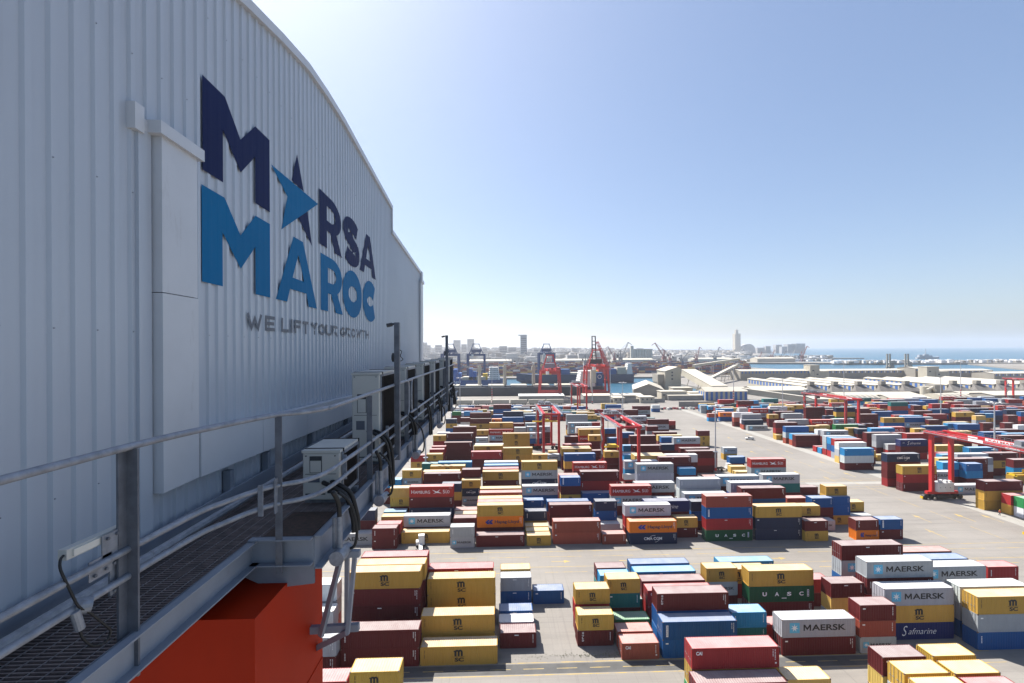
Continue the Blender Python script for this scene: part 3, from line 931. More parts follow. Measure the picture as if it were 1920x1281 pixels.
-33.1 301.8 2 7 6 1 1
50.8 301.8 2 0 2 1 0
152.3 301.8 1 7 2 1 1
173.9 301.8 1 7 0
180.2 301.8 1 13 8 0 0
189.3 301.8 1 2 13 0 0
195.9 301.8 1 13 10 0 0
202.6 301.8 2 0 8 9 1 1 1
227.6 301.8 2 3 0
240.1 301.8 1 9 13 0 0
332.6 301.8 1 8 9 2 1 0 0
339.0 301.8 1 0 3 0 0
357.8 301.8 1 2 0
364.2 301.8 1 9 0
370.6 301.8 2 3 8 1 0
404.9 301.8 2 2 1 6 0 0 0
430.7 301.8 2 9 10 9 0 0 0
-31.3 304.7 2 8 8 1 0
-18.8 304.7 2 16 9 1 0
52.7 304.7 2 2 0
78.0 304.7 1 9 7 1 1
205.4 304.7 2 6 8 8 1 0 0
220.6 304.7 1 1 0
226.9 304.7 2 8 3 0 0
246.4 304.7 2 3 0
258.9 304.7 2 0 0 1 0
271.3 304.7 2 6 5 1 0
311.8 304.7 2 5 0 0 0
327.0 304.7 2 4 6 1 0
339.5 304.7 2 2 0
352.0 304.7 1 7 0
358.3 304.7 2 4 0 1 0
408.9 304.7 2 6 0
421.4 304.7 2 5 5 0 0
446.4 304.7 2 4 13 0 0
-14.5 307.6 1 8 0
-5.4 307.6 2 1 8 1 1
7.1 307.6 2 0 0 1 0
26.5 307.6 2 1 1
41.7 307.6 2 13 2 1 0
60.6 307.6 2 8 1
75.8 307.6 2 16 2 1 0
155.4 307.6 2 9 2 1 0
245.4 307.6 1 8 4 0 0
254.4 307.6 2 8 8 1 0
267.2 307.6 1 4 8 8 1 0 0
273.9 307.6 1 13 0
292.7 307.6 2 0 6 0 0
336.9 307.6 1 16 5 0 0
345.9 307.6 2 1 0 1 0
358.4 307.6 2 10 0
383.4 307.6 1 8 6 1 0
390.1 307.6 1 8 2 0 0
399.1 307.6 1 9 4 0 0
417.2 307.6 2 6 3 1 0 0 0
429.7 307.6 2 2 5 0 0
444.9 307.6 1 8 10 16 0 0 0
-19.5 310.5 1 9 3 0 0
-13.2 310.5 2 6 0 1 0
-0.7 310.5 1 3 9 0 0
6.0 310.5 2 5 0
18.5 310.5 1 5 9 1 0
25.1 310.5 2 2 8 1 0
161.0 310.5 2 1 8 1 0
188.6 310.5 1 16 0
195.0 310.5 2 3 5 1 0
213.8 310.5 2 6 1 0 0
241.5 310.5 2 4 2 7 1 0 0
260.7 310.5 1 0 0
267.3 310.5 1 2 3 7 1 0 0
273.7 310.5 2 8 2 13 1 0 0
310.4 310.5 1 0 2 1 0
328.6 310.5 2 3 13 16 1 1 0
341.3 310.5 2 10 7 0 0
354.1 310.5 1 2 0
375.7 310.5 1 4 1 1 0
388.4 310.5 2 16 2 16 1 1 0
400.9 310.5 2 1 1 0 0
428.6 310.5 2 0 2 0 0
443.8 310.5 2 7 5 0 0
9.0 313.4 1 13 8 0 0
18.1 313.4 1 9 7 0 0
24.4 313.4 2 2 2 1 0
37.2 313.4 1 7 5 1 0
43.6 313.4 2 4 0
56.4 313.4 1 6 9 1 0
62.7 313.4 1 0 8 1 0
69.1 313.4 1 3 5 1 1
78.1 313.4 2 10 3 1 0
155.9 313.4 1 6 1
165.0 313.4 2 2 0
205.4 313.4 2 4 0 10 1 0 0
217.9 313.4 2 1 2 1 0
233.1 313.4 1 1 0
239.5 313.4 2 2 5 1 0
258.3 313.4 2 5 2 1 0
270.8 313.4 2 1 13 1 1 0 0
283.6 313.4 1 16 0
290.3 313.4 2 2 9 0 1 0 0
303.0 313.4 2 8 0 4 1 1 0
328.0 313.4 2 5 0
353.3 313.4 2 6 16 5 1 1 0
394.0 313.4 1 8 16 0 0
403.1 313.4 2 0 8 0 0
418.3 313.4 2 2 3 0 0
430.7 313.4 1 8 0
439.8 313.4 2 6 2 4 0 0 0
-32.0 322.1 1 5 3 1 0
-25.7 322.1 2 4 2 1 0
-0.7 322.1 2 8 7 1 0
24.3 322.1 2 7 8 1 0
156.2 322.1 2 9 2 1 1
190.2 322.1 1 9 6 1 0
209.6 322.1 1 0 0
222.6 322.1 2 7 13 1 0
235.1 322.1 1 6 0
241.8 322.1 2 4 13 1 0
254.3 322.1 2 0 16 1 0
282.2 322.1 2 6 0
295.0 322.1 2 0 6 0 0
339.5 322.1 1 1 16 2 1 0 0
348.5 322.1 2 6 13 13 1 1 0
363.7 322.1 2 16 16 0 0
376.2 322.1 2 5 7 1 0
388.7 322.1 2 3 6 10 1 1 0
431.9 322.1 2 16 0
444.4 322.1 1 10 4 0 0
-32.3 325.0 2 2 1 1 0
-19.5 325.0 2 10 0
10.9 325.0 2 5 16 1 0
32.8 325.0 1 8 3 1 0
54.3 325.0 2 8 5 1 0
152.1 325.0 2 6 6 1 1
198.9 325.0 2 9 2 1 0
224.2 325.0 2 13 1 1 0
264.3 325.0 2 9 13 1 0
279.5 325.0 2 8 2 0 0
292.0 325.0 2 10 1 7 1 0 0
304.8 325.0 2 13 0
323.9 325.0 2 8 6 1 1 1 0
343.1 325.0 1 2 10 0 0
352.2 325.0 1 1 0
386.5 325.0 2 6 13 3 1 0 0
399.0 325.0 2 3 13 0 0
411.5 325.0 1 8 4 0 0
420.5 325.0 1 13 0
426.9 325.0 2 9 0
-35.5 327.9 2 7 7 1 1
-7.5 327.9 2 13 4 1 0
14.0 327.9 1 8 1 0 0
23.1 327.9 1 1 0
29.4 327.9 1 10 1 0 0
35.8 327.9 2 9 13 1 0
48.6 327.9 2 16 1 1 0
76.3 327.9 1 10 1
169.3 327.9 2 0 0
182.1 327.9 2 2 4 7 1 1 0
207.4 327.9 1 8 1 0 0
216.4 327.9 1 16 7 16 1 0 0
238.0 327.9 2 4 16 1 0
250.8 327.9 2 6 0
263.6 327.9 1 1 16 0 0
272.6 327.9 1 1 0 0 0
281.7 327.9 1 4 0
288.4 327.9 2 16 0 6 1 0 0
301.1 327.9 2 6 5 3 1 0 0
313.6 327.9 1 3 8 0 0
320.0 327.9 2 8 0
345.3 327.9 1 4 6 0 0
351.6 327.9 1 3 0
358.3 327.9 2 16 0
370.8 327.9 1 10 8 0 0
377.4 327.9 2 8 7 2 1 1 0
392.6 327.9 2 3 0
405.1 327.9 1 2 9 0 0
430.3 327.9 1 7 2 0 0
436.7 327.9 2 9 7 0 0
449.5 327.9 2 16 0
-13.0 333.7 2 4 0 1 0
2.2 333.7 1 8 10 0 0
11.2 333.7 1 7 6 1 0
17.6 333.7 2 2 13 1 0
32.8 333.7 2 9 4 1 0
48.0 333.7 1 6 3 0 0
54.3 333.7 2 13 0
82.0 333.7 2 8 6 1 0
155.3 333.7 1 9 8 1 1
162.0 333.7 1 16 0
168.3 333.7 1 7 9 1 0
174.7 333.7 1 10 2 1 0
181.0 333.7 2 13 2 1 0
221.2 333.7 2 6 8 1 0
259.0 333.7 2 0 7 4 1 1 0
271.8 333.7 1 8 10 2 1 0 0
306.1 333.7 2 4 10 10 1 0 0
318.6 333.7 2 6 5 8 1 0 0
337.5 333.7 2 1 0
371.5 333.7 2 8 4 2 1 0 0
390.6 333.7 2 16 8 0 0
422.3 333.7 1 4 0
442.0 333.7 1 8 4 0 0
451.0 333.7 1 6 0
457.4 333.7 1 16 4 0 0
-31.1 336.6 2 8 6 1 0
-18.6 336.6 2 2 1 1 0
0.2 336.6 1 1 6 0 0
6.6 336.6 2 8 0 1 0
19.1 336.6 2 2 0
87.5 336.6 1 8 8 0 0
156.7 336.6 2 0 13 1 0
171.9 336.6 2 3 16 8 1 1 0
184.7 336.6 2 8 2 0 0
197.2 336.6 1 9 16 5 1 1 0
203.5 336.6 2 5 5 1 0
218.7 336.6 1 5 16 1 0
240.6 336.6 2 10 0
268.6 336.6 2 6 3 1 0
300.5 336.6 2 2 0
313.0 336.6 2 3 0
363.3 336.6 2 2 6 7 1 0 0
375.7 336.6 2 16 2 0 0
403.4 336.6 1 6 10 2 1 0 0
425.3 336.6 2 9 6 0 0
453.0 336.6 2 10 2 0 0 0 0
-19.7 339.5 1 7 0
-0.6 339.5 2 9 0
37.2 339.5 1 7 0
52.6 339.5 1 7 0 1 0
170.5 339.5 2 7 2 1 0
208.8 339.5 2 13 10 5 1 1 0
221.3 339.5 1 10 0
252.7 339.5 1 13 0
259.0 339.5 2 2 7 1 0
271.5 339.5 2 4 6 1 0
284.3 339.5 2 13 9 13 1 1 1
353.4 339.5 1 6 0
362.5 339.5 1 3 1 0 0
371.5 339.5 1 5 13 8 0 0 0
377.9 339.5 1 4 9 10 0 0 0
390.6 339.5 2 2 2 0 0
403.1 339.5 1 2 0
409.5 339.5 2 5 8 0 0
422.0 339.5 2 8 7 5 1 0 0
434.8 339.5 1 0 0
456.3 339.5 2 4 9 6 0 0 0
-3.8 342.4 2 3 10 0 0
80.8 342.4 2 1 0 1 1
163.6 342.4 2 10 0
176.1 342.4 2 0 0 1 0
213.9 342.4 2 16 6 1 0
229.0 342.4 2 2 13 1 0
254.6 342.4 2 0 0
279.5 342.4 1 9 7 0 0
286.2 342.4 2 6 1 0 0
307.7 342.4 2 0 0 0 0
320.2 342.4 2 9 4 0 0
333.0 342.4 2 7 13 8 1 0 0
358.0 342.4 2 4 13 7 1 1 0
370.8 342.4 1 2 4 0 0
377.5 342.4 2 8 10 0 0
389.9 342.4 2 7 0 1 1 0 0
421.9 342.4 2 10 9 0 0
434.4 342.4 2 4 3 0 0
446.9 342.4 1 6 1 0 0'''
rows = []
for ln in STACKS.strip().split('\n'):
    a = ln.split(); n = (len(a)-3)//2
    rows.append([float(a[0]), float(a[1]), int(a[2]), ''.join(CODES[int(c)] for c in a[3:3+n]), ''.join('-.aA'[int(c)] for c in a[3+n:])])
def blk(r):
    if r[1] < 92: return 'nearest block'
    if r[0] > 130: return 'right-hand yard'
    return 'middle block' if r[1] < 160 else 'far block'
lanes = {}
for r in rows: lanes.setdefault(blk(r), []).append(r)
place = {}
for b, rs in lanes.items():
    rs.sort(key=lambda r: r[1]); groups = []
    for r in rs:
        if groups and r[1]-groups[-1][0][1] < 1.9: groups[-1].append(r)
        else: groups.append([r])
    for gi, g in enumerate(groups):
        g.sort(key=lambda r: r[0])
        for si, r in enumerate(g): place[id(r)] = (b, gi+1, si+1, len(g))
LV = {1: ['only one'], 2: ['top', 'bottom'], 3: ['top', 'middle', 'bottom'], 4: ['top', 'second down', 'third down', 'bottom']}
stuff = MB(); scol = []
def shade(c, rnd, kf=.16):
    f = 1+rnd.uniform(-kf, kf); return tuple(min(1, x*f*(1+rnd.uniform(-.04, .04))) for x in c)
def stuff_box(x, y, z, k, col, code=None):
    L = 12.19 if k == 2 else 6.06; h = (2.9 if k == 2 else 2.6)-.02; n0 = len(stuff.f)
    corrug(stuff, 'x', x+.08, x+L-.08, y+.02, z+.1, z+h-.07, .035, .56, 1, 0)
    for x0 in (x, x+L-.08):
        stuff.box(x0, y, z, x0+.08, y+2.44, z+h-.001, 0)
    stuff.box(x+.081, y, z, x+L-.081, y+.06, z+.1, 0); stuff.box(x+.081, y, z+h-.07, x+L-.081, y+.06, z+h-.001, 0)
    stuff.quad((x+.081, y+2.43, z), (x+.081, y+2.43, z+h), (x+L-.081, y+2.43, z+h), (x+L-.081, y+2.43, z), 0)
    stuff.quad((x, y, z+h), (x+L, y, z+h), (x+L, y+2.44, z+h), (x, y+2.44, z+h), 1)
    scol.extend([col]*(len(stuff.f)-n0))
    if code and code in MARKW:
        me, mb = logo(code, k)
        n = len(stuff.v); stuff.v += [(v[0]+x, y+.012+v[1], v[2]+z) for v in mb.v]; stuff.f += [tuple(n+i for i in f) for f in mb.f]; stuff.m += [2+i for i in mb.m]; scol.extend([col]*len(mb.f))
ncont = 0
for r in rows:
    x, y, k, cols, cl = r; n = len(cols); cm = cmesh(k); b, gi, si, gl = place[id(r)]
    hh = 2.9 if k == 2 else 2.6
    for j in range(n):
        z = (n-1-j)*hh + .004; code = cols[j]; rnd = random.Random(int(x*31+y*17+j*7)); col = shade(PAL[code], rnd)
        dx = rnd.uniform(-.05, .05); dy = rnd.uniform(-.03, .03)
        if cl[j] in '-.': stuff_box(x+dx, y+dy, z, k, col, code if cl[j] == '.' else None); continue
        lv = LV[n][j] if n in LV else 'top'
        mk = MARKW.get(code, ''); sz = 'long' if k == 2 else 'short'
        pos = 'stack '+str(si)
        lab = '%s %s container, %s, %s stack from left, %s row, %s' % (WORD[code], sz, lv, ORD[si], ORD[gi], b)
        if n == 1: lab = '%s %s container on the ground, %s from left, %s row, %s' % (WORD[code], sz, ORD[si], ORD[gi], b)
        if len((lab+' '+mk).split()) <= 16 and mk: lab = lab.replace(' container', ' container '+mk, 1)
        lab = lab.strip()
        if cl[j] == 'a':
            root = link('shipping_container', cm['lod'], None, (x+dx, y+dy, z)); root.color = (*col, 1)
            root['label'] = lab; root['category'] = 'shipping container'; root['group'] = 'stacked shipping containers'
        else:
            root = thing('shipping_container', lab, 'shipping container', (x+dx, y+dy, z), 0, 'stacked shipping containers')
            for nm, key in (('side_walls', 'walls'), ('roof', 'roof'), ('frame', 'frame')):
                o = link(nm, cm[key], root); o.color = (*col, 1)
            if x < 10 or rnd.random() < (.35 if code != 'G' else .5) or code == 'I':
                for dm, bm_ in cm['door']:
                    d = link('door', dm, root); d.color = (*col, 1); link('locking_bars', bm_, d)
            else:
                o = link('end_wall', cm['end'], root); o.color = (*col, 1)
        lc = code if code in MARKW else ('' if code == 'y' or code == 'W' else rnd.choice('mqT'))
        if lc and (cl[j] == 'A' or code in MARKW):
            link('lettering', logo(lc, k)[0], root, (0, .012, 0))
        ncont += 1
print('individual containers', ncont)
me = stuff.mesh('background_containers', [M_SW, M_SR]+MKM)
ca = me.color_attributes.new('Col', 'BYTE_COLOR', 'CORNER'); arr = []
def s2(c): return 12.92*c if c <= .0031308 else 1.055*c**(1/2.4)-.055
for p, c in zip(me.polygons, scol): arr += [c[0], c[1], c[2], 1.0]*p.loop_total
ca.data.foreach_set('color', arr)
so_ = link('background_containers', me); tag(so_, 'mass of mixed coloured containers stacked farther back and beneath the others', 'shipping containers', None, 'stuff')
# ---------------------------------------------------------------- crane machinery house, walkway and fittings (beside the camera)
HR = R(2.095); WX = -2.9          # house axis turned slightly off the yard axis; wall plane at local x = WX
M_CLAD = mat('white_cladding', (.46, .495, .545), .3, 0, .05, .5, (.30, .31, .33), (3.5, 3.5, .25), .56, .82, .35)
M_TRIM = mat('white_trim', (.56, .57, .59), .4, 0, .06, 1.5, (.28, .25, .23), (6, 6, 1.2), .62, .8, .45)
M_RAIL = mat('weathered_galvanised', (.27, .285, .32), .5, .35, .3, 14, (.12, .09, .08), (9, 9, 9), .6, .72, .5)
M_POST = mat('dark_galvanised_post', (.15, .16, .185), .55, .3, .3, 8, (.10, .07, .05), (6, 6, 6), .62, .75, .5)
M_GRATE = mat('grating_steel', (.24, .19, .175), .7, .2, .35, 10)
M_ROD = mat('grating_rods', (.26, .24, .235), .5, .4, .2, 10)
M_BEAM = mat('walkway_beam_paint', (.24, .265, .31), .5, .1, .15, 3, (.16, .12, .10), (4, 4, 2), .62, .78, .5)
M_ORANGE = mat('orange_girder_paint', (.40, .021, .002), .6, 0, .10, .5, (.22, .014, .004), (.9, .9, .3), .48, .8, .5, spec=.15)
M_AC = mat('aircon_casing', (.50, .49, .45), .5, 0, .06, 2, (.30, .27, .22), (4, 4, 2), .62, .8, .4)
M_COIL = mat('coil_fins', (.020, .017, .016), .6, .3, .3, 30)
M_NAVY = mat('navy_paint', (.006, .013, .070), .6, 0, .08, 1, spec=.12)
M_SKYB = mat('bright_blue_paint', (.001, .135, .31), .6, 0, .08, 1, spec=.12)
M_TAGG = mat('grey_paint', (.10, .11, .135), .5, 0, .08, 1)
M_TRAY_SHEET = mat('rusty_tray_dark_sheet', (.06, .035, .025), .8, 0, .5, 25)
house = thing('crane_machinery_house', 'white corrugated machinery house with large blue lettering and star on its wall', 'crane house', (0, 0, EYE), HR)
PITCH = .168; DEP = .021
def prof(y):                      # outward offset of the corrugated sheet
    f = (y/PITCH) % 1.0
    if f < .55: return 0.0
    if f < .64: return DEP*(f-.55)/.09
    if f < .91: return DEP
    return DEP*(1-(f-.91)/.09)
BR = [.55, .64, .91, 1.0]
def breaks(y0, y1):
    out = [y0]; k = math.floor(y0/PITCH)
    while k*PITCH < y1:
        for b in BR:
            yy = (k+b)*PITCH
            if y0+1e-4 < yy < y1-1e-4: out.append(yy)
        k += 1
    return out+[y1]
ROOF = [(-2.0, 1.9), (2.5, 3.30), (4.2, 3.86), (5.54, 4.27), (6.5, 4.51), (7.43, 4.70), (8.3, 4.76), (9.3, 4.77), (14.1, 4.53)]
def lerp_top(y, P):
    for (a, za), (b, zb) in zip(P, P[1:]):
        if y <= b: return za+(zb-za)*(y-a)/(b-a)
    return P[-1][1]
mb = MB()
def wallsheet(y0, y1, topf, bot):
    ys = breaks(y0, y1)
    for a, c in zip(ys, ys[1:]):
        mb.quad((WX+prof(a+1e-6), a, bot), (WX+prof(c-1e-6), c, bot), (WX+prof(c-1e-6), c, topf(c)), (WX+prof(a+1e-6), a, topf(a)))
wallsheet(-2.0, 14.1, lambda y: lerp_top(y, ROOF), -1.95)
ROOF2 = [(14.1, 3.76), (20.9, 3.55)]
wallsheet(14.1, 20.75, lambda y: lerp_top(y, ROOF2), -1.95)
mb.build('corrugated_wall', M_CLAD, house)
mb = MB()
mb.box(-9, -2.0, -2.2, WX-.03, 14.08, 1.9); mb.box(-9, 14.09, -2.2, WX-.03, 20.7, 3.5)
P = ROOF
for (a, za), (c, zc) in zip(P, P[1:]):
    mb.quad((WX, a, za), (WX, c, zc), (-9, c, zc), (-9, a, za))
mb.poly([(WX-.03, 14.09, 3.5), (WX-.03, 14.09, 4.53), (-9, 14.09, 4.53), (-9, 14.09, 3.5)])
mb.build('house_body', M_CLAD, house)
mb = MB()                         # verge flashing along the roof edge
for P in (ROOF, ROOF2):
    for (a, za), (c, zc) in zip(P, P[1:]):
        mb.quad((WX+.07, a, za-.10), (WX+.07, c, zc-.10), (WX+.07, c, zc+.03), (WX+.07, a, za+.03))
        mb.quad((WX+.07, a, za+.03), (WX+.07, c, zc+.03), (WX-.3, c, zc+.03), (WX-.3, a, za+.03))
        mb.quad((WX, a, za-.10), (WX, c, zc-.10), (WX+.07, c, zc-.10), (WX+.07, a, za-.10))
mb.box(WX-.3, 14.1, 3.68, WX+.07, 14.16, 4.56)
mb.build('roof_flashing', M_TRIM, house)
mb = MB()                         # corner boxes at the far end
mb.box(WX-.1, 20.55, -2.0, WX+.10, 20.95, 3.58); mb.build('corner_post', M_TRIM, house)
mb = MB(); mb.box(WX+.10, 20.1, 3.02, WX+.16, 20.98, 3.16); mb.box(WX+.04, 20.15, -1.9, WX+.12, 20.5, 3.04); mb.build('downpipe_box', M_TRIM, house)
mb = MB()                         # boxed cable riser near the camera
mb.box(WX-.02, 4.00, -1.25, WX+.125, 4.48, .495); mb.box(WX-.02, 4.004, .503, WX+.121, 4.476, 1.86)
mb.build('cable_riser_box', M_TRIM, house)
mb = MB(); mb.box(WX-.02, 3.94, 1.86, WX+.16, 4.53, 1.97); mb.box(WX-.02, 3.78, 1.82, WX+.07, 3.88, 2.04); mb.box(WX+.0, 3.88, 1.86, WX+.05, 3.94, 1.96); mb.build('riser_cap', M_TRIM, house)
mb = MB()
mb.box(WX-.02, 3.84, -1.95, WX+.05, 3.98, 1.86); mb.build('flashing_strip', M_CLAD, house)
mb = MB()                         # boxed ledge running along the foot of the wall
ys = [4.485, 5.7, 7.1, 9.6, 12.0, 15, 18, 20.5]
for a, c in zip(ys, ys[1:]):
    za = -.82-.036*(a-4.48); zc = -.82-.036*(c-4.48); mb.prism([(WX-.02, 0), (WX+.14, 0), (WX+.14, 1), (WX-.02, 1)], a+.004, c-.004); n_ = len(mb.v); mb.v[n_-24:] = [(q[0], q[1], (za if q[1] < (a+c)/2 else zc)-.43*(1-q[2])) for q in mb.v[n_-24:]]
mb.build('cable_ledge', M_TRIM, house)
mb = MB()
for y in (5.05, 5.9, 7.4, 9.3, 11.2, 13.1): mb.box(WX+.02, y, -1.95, WX+.10, y+.07, -1.345)
mb.box(WX-.02, 3.0, -1.95, WX+.10, 20.5, -1.86); mb.box(WX+.10, .3, -1.72, WX+.13, 20.5, -1.55)
mb.build('wall_base_angle', M_BEAM, house)
mb = MB()
k = 0
while k*PITCH < 20.5:
    for zz in (-1.0, .15, 1.3, 2.45, 3.5):
        y_ = (k+.71)*PITCH
        if not (4.5 < y_ < 12.3 and zz > .2 and zz < 3) and zz < (lerp_top(y_, ROOF) if y_ < 14 else 3.5)-.1 and k % 2 == 0 and y_ > .5: mb.tube([(WX+DEP, y_, zz), (WX+DEP+.005, y_, zz)], .005, 6)
    k += 1
mb.build('fixing_screws', M_RAIL, house)
# painted lettering follows the corrugation
def painted(name, VF, x0, z0, m, off=.004):
    V, Fc = VF
    me = bpy.data.meshes.new(name); me.from_pydata([(0, v[0]+x0, v[1]+z0) for v in V], [], Fc)
    bm = bmesh.new(); bm.from_mesh(me)
    ya = min(v.co.y for v in bm.verts); yb = max(v.co.y for v in bm.verts)
    for yy in breaks(ya, yb)[1:-1]:
        bmesh.ops.bisect_plane(bm, geom=bm.verts[:]+bm.edges[:]+bm.faces[:], plane_co=(0, yy, 0), plane_no=(0, 1, 0))
    for v in bm.verts: v.co.x = WX+DEP-(DEP-prof(v.co.y+1e-5))*.04+off
    bm.normal_update(); bmesh.ops.recalc_face_normals(bm, faces=bm.faces)
    bm.to_mesh(me); bm.free(); me.materials.append(m); o = bpy.data.objects.new(name, me); C.objects.link(o); o.parent = house; return o
def Mshape(y0, z0, w, h):
    s = .335/1.42*w
    return [(y0, z0), (y0, z0+h), (y0+.28*w, z0+h), (y0+.5*w, z0+.66*h), (y0+.74*w, z0+h), (y0+w, z0+h), (y0+w, z0), (y0+.735*w, z0), (y0+.735*w, z0+.60*h), (y0+.5*w, z0+.26*h), (y0+.25*w, z0+.60*h), (y0+.25*w, z0)]
def Ashape(y0, y1, z0, h):
    w = y1-y0; t = .27*w
    return [[(y0, z0), (y0+.385*w, z0+h), (y0+.62*w, z0+h), (y1, z0), (y1-.24*w, z0), (y0+.70*w, z0+.2*h), (y0+.30*w, z0+.2*h), (y0+.235*w, z0)], [(y0+.36*w, z0+.38*h), (y0+.64*w, z0+.38*h), (y0+.50*w, z0+.76*h)]]
def Rshape(y0, y1, z0, h):
    w = y1-y0; t = .30*w
    out = [(y0, z0), (y0, z0+h), (y0+.50*w, z0+h)]+arc(y0+.50*w, z0+.665*h, .47*w, .335*h, 80, -60, 12)+[(y0+w, z0), (y0+.66*w, z0), (y0+.44*w, z0+.33*h), (y0+t, z0+.33*h), (y0+t, z0)]
    hole = [(y0+t, z0+.53*h), (y0+t, z0+.80*h), (y0+.48*w, z0+.80*h)]+arc(y0+.48*w, z0+.665*h, .2*w, .135*h, 80, -80, 8)+[(y0+.48*w, z0+.53*h)]
    return [out, hole]
def Sshape(y0, y1, z0, h):
    w = y1-y0; cy = (y0+y1)/2; t = .27*w
    p = arc(cy, z0+.71*h, .5*w-t/2, .29*h-t*.42, 25, 250, 14)+arc(cy, z0+.29*h, .5*w-t/2, .29*h-t*.42, 75, -155, 14)
    return [stroke(p, t)]
def Oshape(y0, y1, z0, h):
    w = y1-y0; cy = (y0+y1)/2
    return [arc(cy, z0+h/2, w/2, h/2, 0, 348, 30), arc(cy, z0+h/2, w/2-.28*w, h/2-.24*w, 0, 348, 30)]
def Cshape(y0, y1, z0, h):
    w = y1-y0; cy = y0+w*.52; t = .29*w
    return [stroke(arc(cy, z0+h/2, w*.52-t/2, h/2-t/2, 42, 318, 24), t)]
F = fill2d
z1 = 1.86; z2 = .70
painted('letter_m', F([Mshape(4.72, z1, 1.43, .98)]), 0, 0, M_NAVY)
star_blue = [(6.19, 2.53), (7.91, 2.55), (6.49, 1.72), (6.69, 2.26)]
painted('star_blue_part', F([star_blue]), 0, 0, M_SKYB)
painted('star_navy_part', F([[(7.04, 3.04), (6.84, 2.56), (7.29, 2.545)]]), 0, 0, M_NAVY)
painted('star_navy_part', F([[(7.07, 2.06), (7.44, 2.275), (7.62, 1.74)]]), 0, 0, M_NAVY)
painted('letter_r', F(Rshape(7.97, 9.20, z1+.01, .98)), 0, 0, M_NAVY)
painted('letter_s', F(Sshape(9.30, 10.50, z1-.01, 1.0)), 0, 0, M_NAVY)
painted('letter_a', F(Ashape(10.50, 12.06, z1, 1.0)), 0, 0, M_NAVY)
painted('letter_m', F([Mshape(4.70, z2, 1.45, 1.0)]), 0, 0, M_SKYB)
painted('letter_a', F(Ashape(6.31, 7.83, z2, 1.02)), 0, 0, M_SKYB)
painted('letter_r', F(Rshape(8.01, 9.24, z2, 1.02)), 0, 0, M_SKYB)
painted('letter_o', F(Oshape(9.23, 10.68, z2-.01, 1.04)), 0, 0, M_SKYB)
painted('letter_c', F(Cshape(10.76, 12.12, z2-.01, 1.04)), 0, 0, M_SKYB)
def stroke_letter(ch, x, z, w, h, t):
    o = t/2; L, Rr, B, T, M_ = x+o, x+w-o, z+o, z+h-o, z+h/2
    P = {'W': [[(L, T+o), (x+w*.28, B), (x+w*.5, z+h*.72), (x+w*.72, B), (Rr, T+o)]], 'E': [[(Rr+o, T), (L, T), (L, B), (Rr+o, B)], [(L+o, M_), (Rr, M_)]], 'L': [[(L, T+o), (L, B), (Rr+o, B)]], 'I': [[(x+w/2, B-o), (x+w/2, T+o)]],
         'F': [[(L, B-o), (L, T), (Rr+o, T)], [(L+o, M_), (Rr, M_)]], 'T': [[(L-o, T), (Rr+o, T)], [(x+w/2, T-o), (x+w/2, B-o)]], 'Y': [[(L, T+o), (x+w/2, M_), (Rr, T+o)], [(x+w/2, M_-o*1.5), (x+w/2, B-o)]],
         'O': None, 'U': [[(L, T+o), (L, z+h*.3)]+arc(x+w/2, z+h*.3, w/2-o, h*.3-o, 200, 340, 8)+[(Rr, z+h*.3), (Rr, T+o)]], 'R': [[(L, B-o), (L, T), (x+w*.6, T)]+arc(x+w*.62, z+h*.73, w*.38-o, h*.27-o, 60, -60, 6)+[(x+w*.6, z+h*.47), (L+o, z+h*.47)], [(x+w*.55, z+h*.40), (Rr, B-o)]],
         'G': [arc(x+w/2, M_, w/2-o, h/2-o, 45, 330, 16)+[(Rr, M_-t*.2), (x+w*.55, M_-t*.2)]], 'H': [[(L, B-o), (L, T+o)], [(Rr, B-o), (Rr, T+o)], [(L+o, M_), (Rr-o, M_)]]}[ch]
    if P is None: return fill2d([arc(x+w/2, M_, w/2, h/2, 0, 345, 24), arc(x+w/2, M_, w/2-t, h/2-t, 0, 345, 24)])
    V = []; Fc = []
    for p in P:
        v, f = fill2d([stroke(p, t)]); n = len(V); V += v; Fc += [tuple(n+i for i in q) for q in f]
    return V, Fc
for s, a, c in (('WE', 5.56, 6.28), ('LIFT', 6.48, 7.46), ('YOUR', 7.58, 8.92), ('GROWTH', 9.12, 11.30)):
    ws = [{'I': .35, 'W': 1.35}.get(ch, 1.0) for ch in s]; gap = .28; u_ = (c-a)/(sum(ws)+gap*(len(s)-1)); y_ = a
    for ch, w_ in zip(s, ws):
        painted('tagline_letter', stroke_letter(ch, y_, .245, w_*u_, .205, .046), 0, 0, M_TAGG); y_ += (w_+gap)*u_

# orange crane girder below the walkway (world axes, relative to the eye)
gird = thing('crane_girder', 'orange-red box girder of the crane beneath the walkway', 'crane girder', (0, 0, EYE))
mb = MB(); mb.box(-9, 3.45, -9, -1.9, 4.74, -2.09); mb.box(-9, 3.2, -9.2, -1.88, 4.9, -9)
o = mb.build('box_section', M_ORANGE, gird)
mb = MB()
for z in (-3.3, -4.6, -6.0): mb.box(-1.899, 3.46, z, -1.893, 4.73, z+.015)
mb.build('weld_seam', M_ORANGE, gird)

